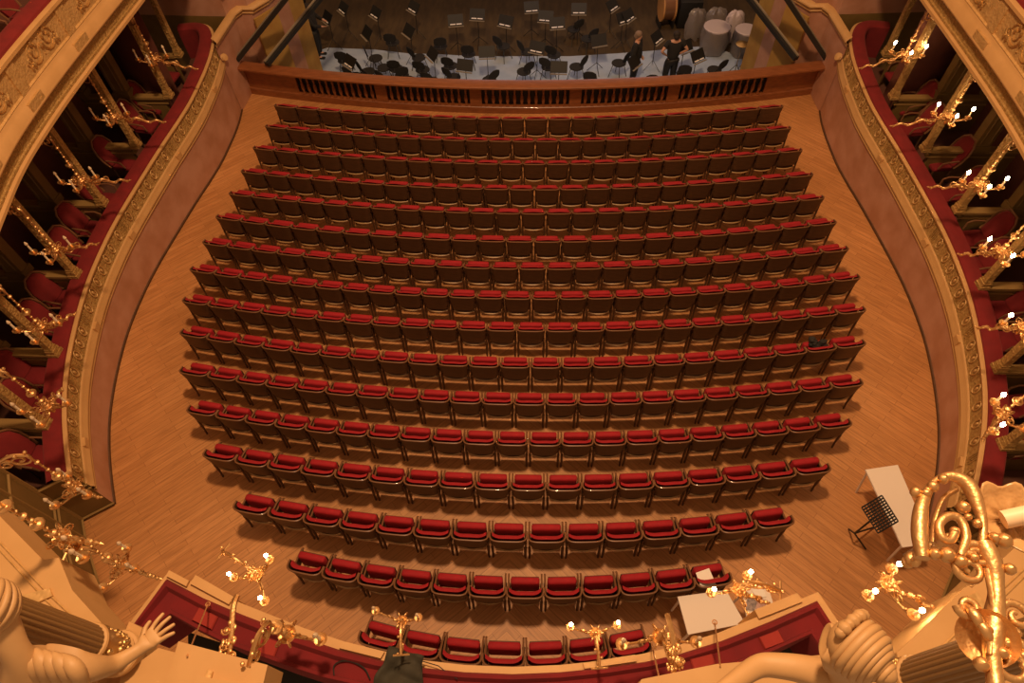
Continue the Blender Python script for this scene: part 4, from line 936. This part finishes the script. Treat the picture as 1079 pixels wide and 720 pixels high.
a = un(338, 60, ZP); person((a.x, a.y, zp), -PI / 2, 'musician in black leaning over an instrument at the left of the pit', 'play', M['hair'], False)

# timpani under plastic
def timp(px, py, rad, label, skirt=True, z=.85):
    c = un(px, py, ZP + z); r = empty('timpani', (c.x, c.y, ZP)); tag(r, label, 'drum', 'plastic-covered timpani')
    MB().lathe([(.05, .25), (rad * .5, .35), (rad * .9, .6), (rad, z - .03), (rad, z)], n=24).build('bowl', M['copper'], r)
    mb = MB(); mb.lathe([(rad + .02, z - .05), (rad + .03, z), (rad + .01, z + .02), (0, z + .03)], n=28); mb.build('covered_head', M['drumhead'], r)
    for k in range(3): a = k * 2.1; MB().tube([(rad * .8 * math.cos(a), rad * .8 * math.sin(a), .5), (rad * .9 * math.cos(a), rad * .9 * math.sin(a), 0)], .02, 5).build('leg', M['steel'], r)
    if skirt:
        rows = []
        for z_, k in ((z, 1.06), (z * .8, 1.08), (z * .5, 1.12), (z * .2, 1.05), (.04, .95)):
            rows.append([(rad * k * (1 + .07 * math.sin(5 * t + z_ * 9) + .04 * math.sin(11 * t)) * math.cos(t), rad * k * (1 + .07 * math.sin(5 * t + z_ * 9)) * math.sin(t), z_) for t in [2 * PI * q / 40 for q in range(40)]])
        MB().loft(rows, closed=True).build('plastic_skirt', M['plastic'], r, ang=70)
    return r
timp(756, 28, .40, 'large timpani with pale head in clear plastic, nearest the audience')
timp(787, 31, .33, 'timpani under crumpled white plastic, rightmost of the drums')
for (px, py, w, l) in ((735, 13, .26, 'crumpled clear plastic over percussion, left heap'), (756, 12, .32, 'crumpled white plastic over percussion, behind the large drum'), (776, 15, .28, 'pinkish crumpled plastic over percussion behind the drums')):
    c = un(px, py, ZP + .9); rows = []
    for z_, k in ((-.85, 1.0), (-.4, 1.1), (-.05, 1.0), (.06, .7), (.1, .3), (.11, .02)):
        rows.append([(w * k * (1 + .18 * math.sin(4 * t + z_ * 7) + .08 * math.sin(9 * t + px)) * math.cos(t), w * .7 * k * (1 + .15 * math.sin(5 * t + z_ * 5)) * math.sin(t), z_ + .05 * math.sin(6 * t + px) * k) for t in [2 * PI * q / 36 for q in range(36)]])
    o = MB().loft(rows, closed=True).build('plastic_cover', M['drumhead'] if px > 770 else M['plastic'], loc=(c.x, c.y, c.z)); tag(o, l, 'plastic cover', 'plastic covers over percussion')
c = un(703, 8, ZP + .6); r = empty('bass_drum', (c.x, c.y, ZP), .12); tag(r, 'bass drum with orange wooden hoops standing at the top of the pit', 'drum')
MB().lathe([(.40, -.2), (.40, .2)], (0, 0, .62), 28, axis=(1, 0, 0)).build('shell', M['copper'], r)
for s in (-1, 1): MB().lathe([(.40, -.025), (.435, -.025), (.435, .025), (.40, .025)], (s * .2, 0, .62), 28, axis=(1, 0, 0)).build('hoop', M['hoop'], r); MB().lathe([(.40, 0), (0, .004)], (s * .2, 0, .62), 28, axis=(1, 0, 0)).build('drum_skin', M['dark'], r); MB().box((s * .22, 0, .1), (.05, .6, .2)).build('foot', M['black'], r)
c = un(727, 8, ZP + .6); r = empty('equipment_case', (c.x, c.y, ZP)); tag(r, 'black equipment case beside the bass drum', 'case'); MB().rbox((0, 0, .45), (.75, .5, .9), .03, 2).build('body', M['black'], r); MB().box((0, -.05, .915), (.7, .03, .02)).build('edge_strip', M['steell'], r)
c = un(309, 64, ZP + .9); r = empty('cabinet', (c.x, c.y, ZP)); tag(r, 'low red-brown cabinet at the left side of the pit', 'cabinet'); MB().rbox((0, 0, .5), (.65, .45, 1.0), .02, 2).build('body', M['redcab'], r); MB().box((0, -.235, .5), (.5, .02, .8)).build('door', M['redcab'], r)
# cymbal / percussion stands at the right
for (px, py, l) in ((778, 62, 'black percussion stand beside the plastic-covered drums, left one'), (792, 55, 'black percussion stand beside the plastic-covered drums, right one')):
    c = un(px, py, ZP + .7); r = empty('percussion_stand', (c.x, c.y, ZP + .012)); tag(r, l, 'stand', 'percussion stands'); MB().tube([(0, 0, .2), (0, 0, 1.2)], .015, 6).build('pole', M['steell'], r); MB().lathe([(0, 1.2), (.18, 1.17), (.2, 1.165), (.18, 1.18), (0, 1.215)], n=16).build('cymbal', M['goldd'], r)
    for k in range(3): a = k * 2.1 + .3; MB().tube([(0, 0, .5), (.3 * math.cos(a), .3 * math.sin(a), .01)], .012, 5).build('leg', M['steel'], r)
# long dark rails running from the balustrade to the stage
for (a, b, c_, d, l) in ((250, 63, 300, 0, 'outer dark steel rail running to the stage at left'), (281, 68, 336, 0, 'inner dark steel rail running to the stage at left'), (870, 61, 830, 0, 'outer dark steel rail running to the stage at right'), (839, 62, 786, -6, 'inner dark steel rail running to the stage at right')):
    p, q = un(a, b, 1.0), un(c_, d, 2.3 if abs(a - 560) > 290 else 1.5); dr = (q - p); q = p + dr * 1.4; r = empty('stage_rail', p); tag(r, l, 'rail', 'steel rails beside the stage')
    e = q - p; rz = math.atan2(e.y, e.x); ry = -math.atan2(e.z, math.hypot(e.x, e.y)); MB().box(e / 2, (e.length, .13, .10), rz=rz, ry=ry).build('beam', M['black'], r); MB().box(e / 2 + Vector((0, 0, .07)) + Vector((-math.sin(rz), math.cos(rz), 0)) * (.04 if a < 500 else -.04) * 1, (e.length, .05, .03), rz=rz, ry=ry).build('top_strip', M['steell'], r)
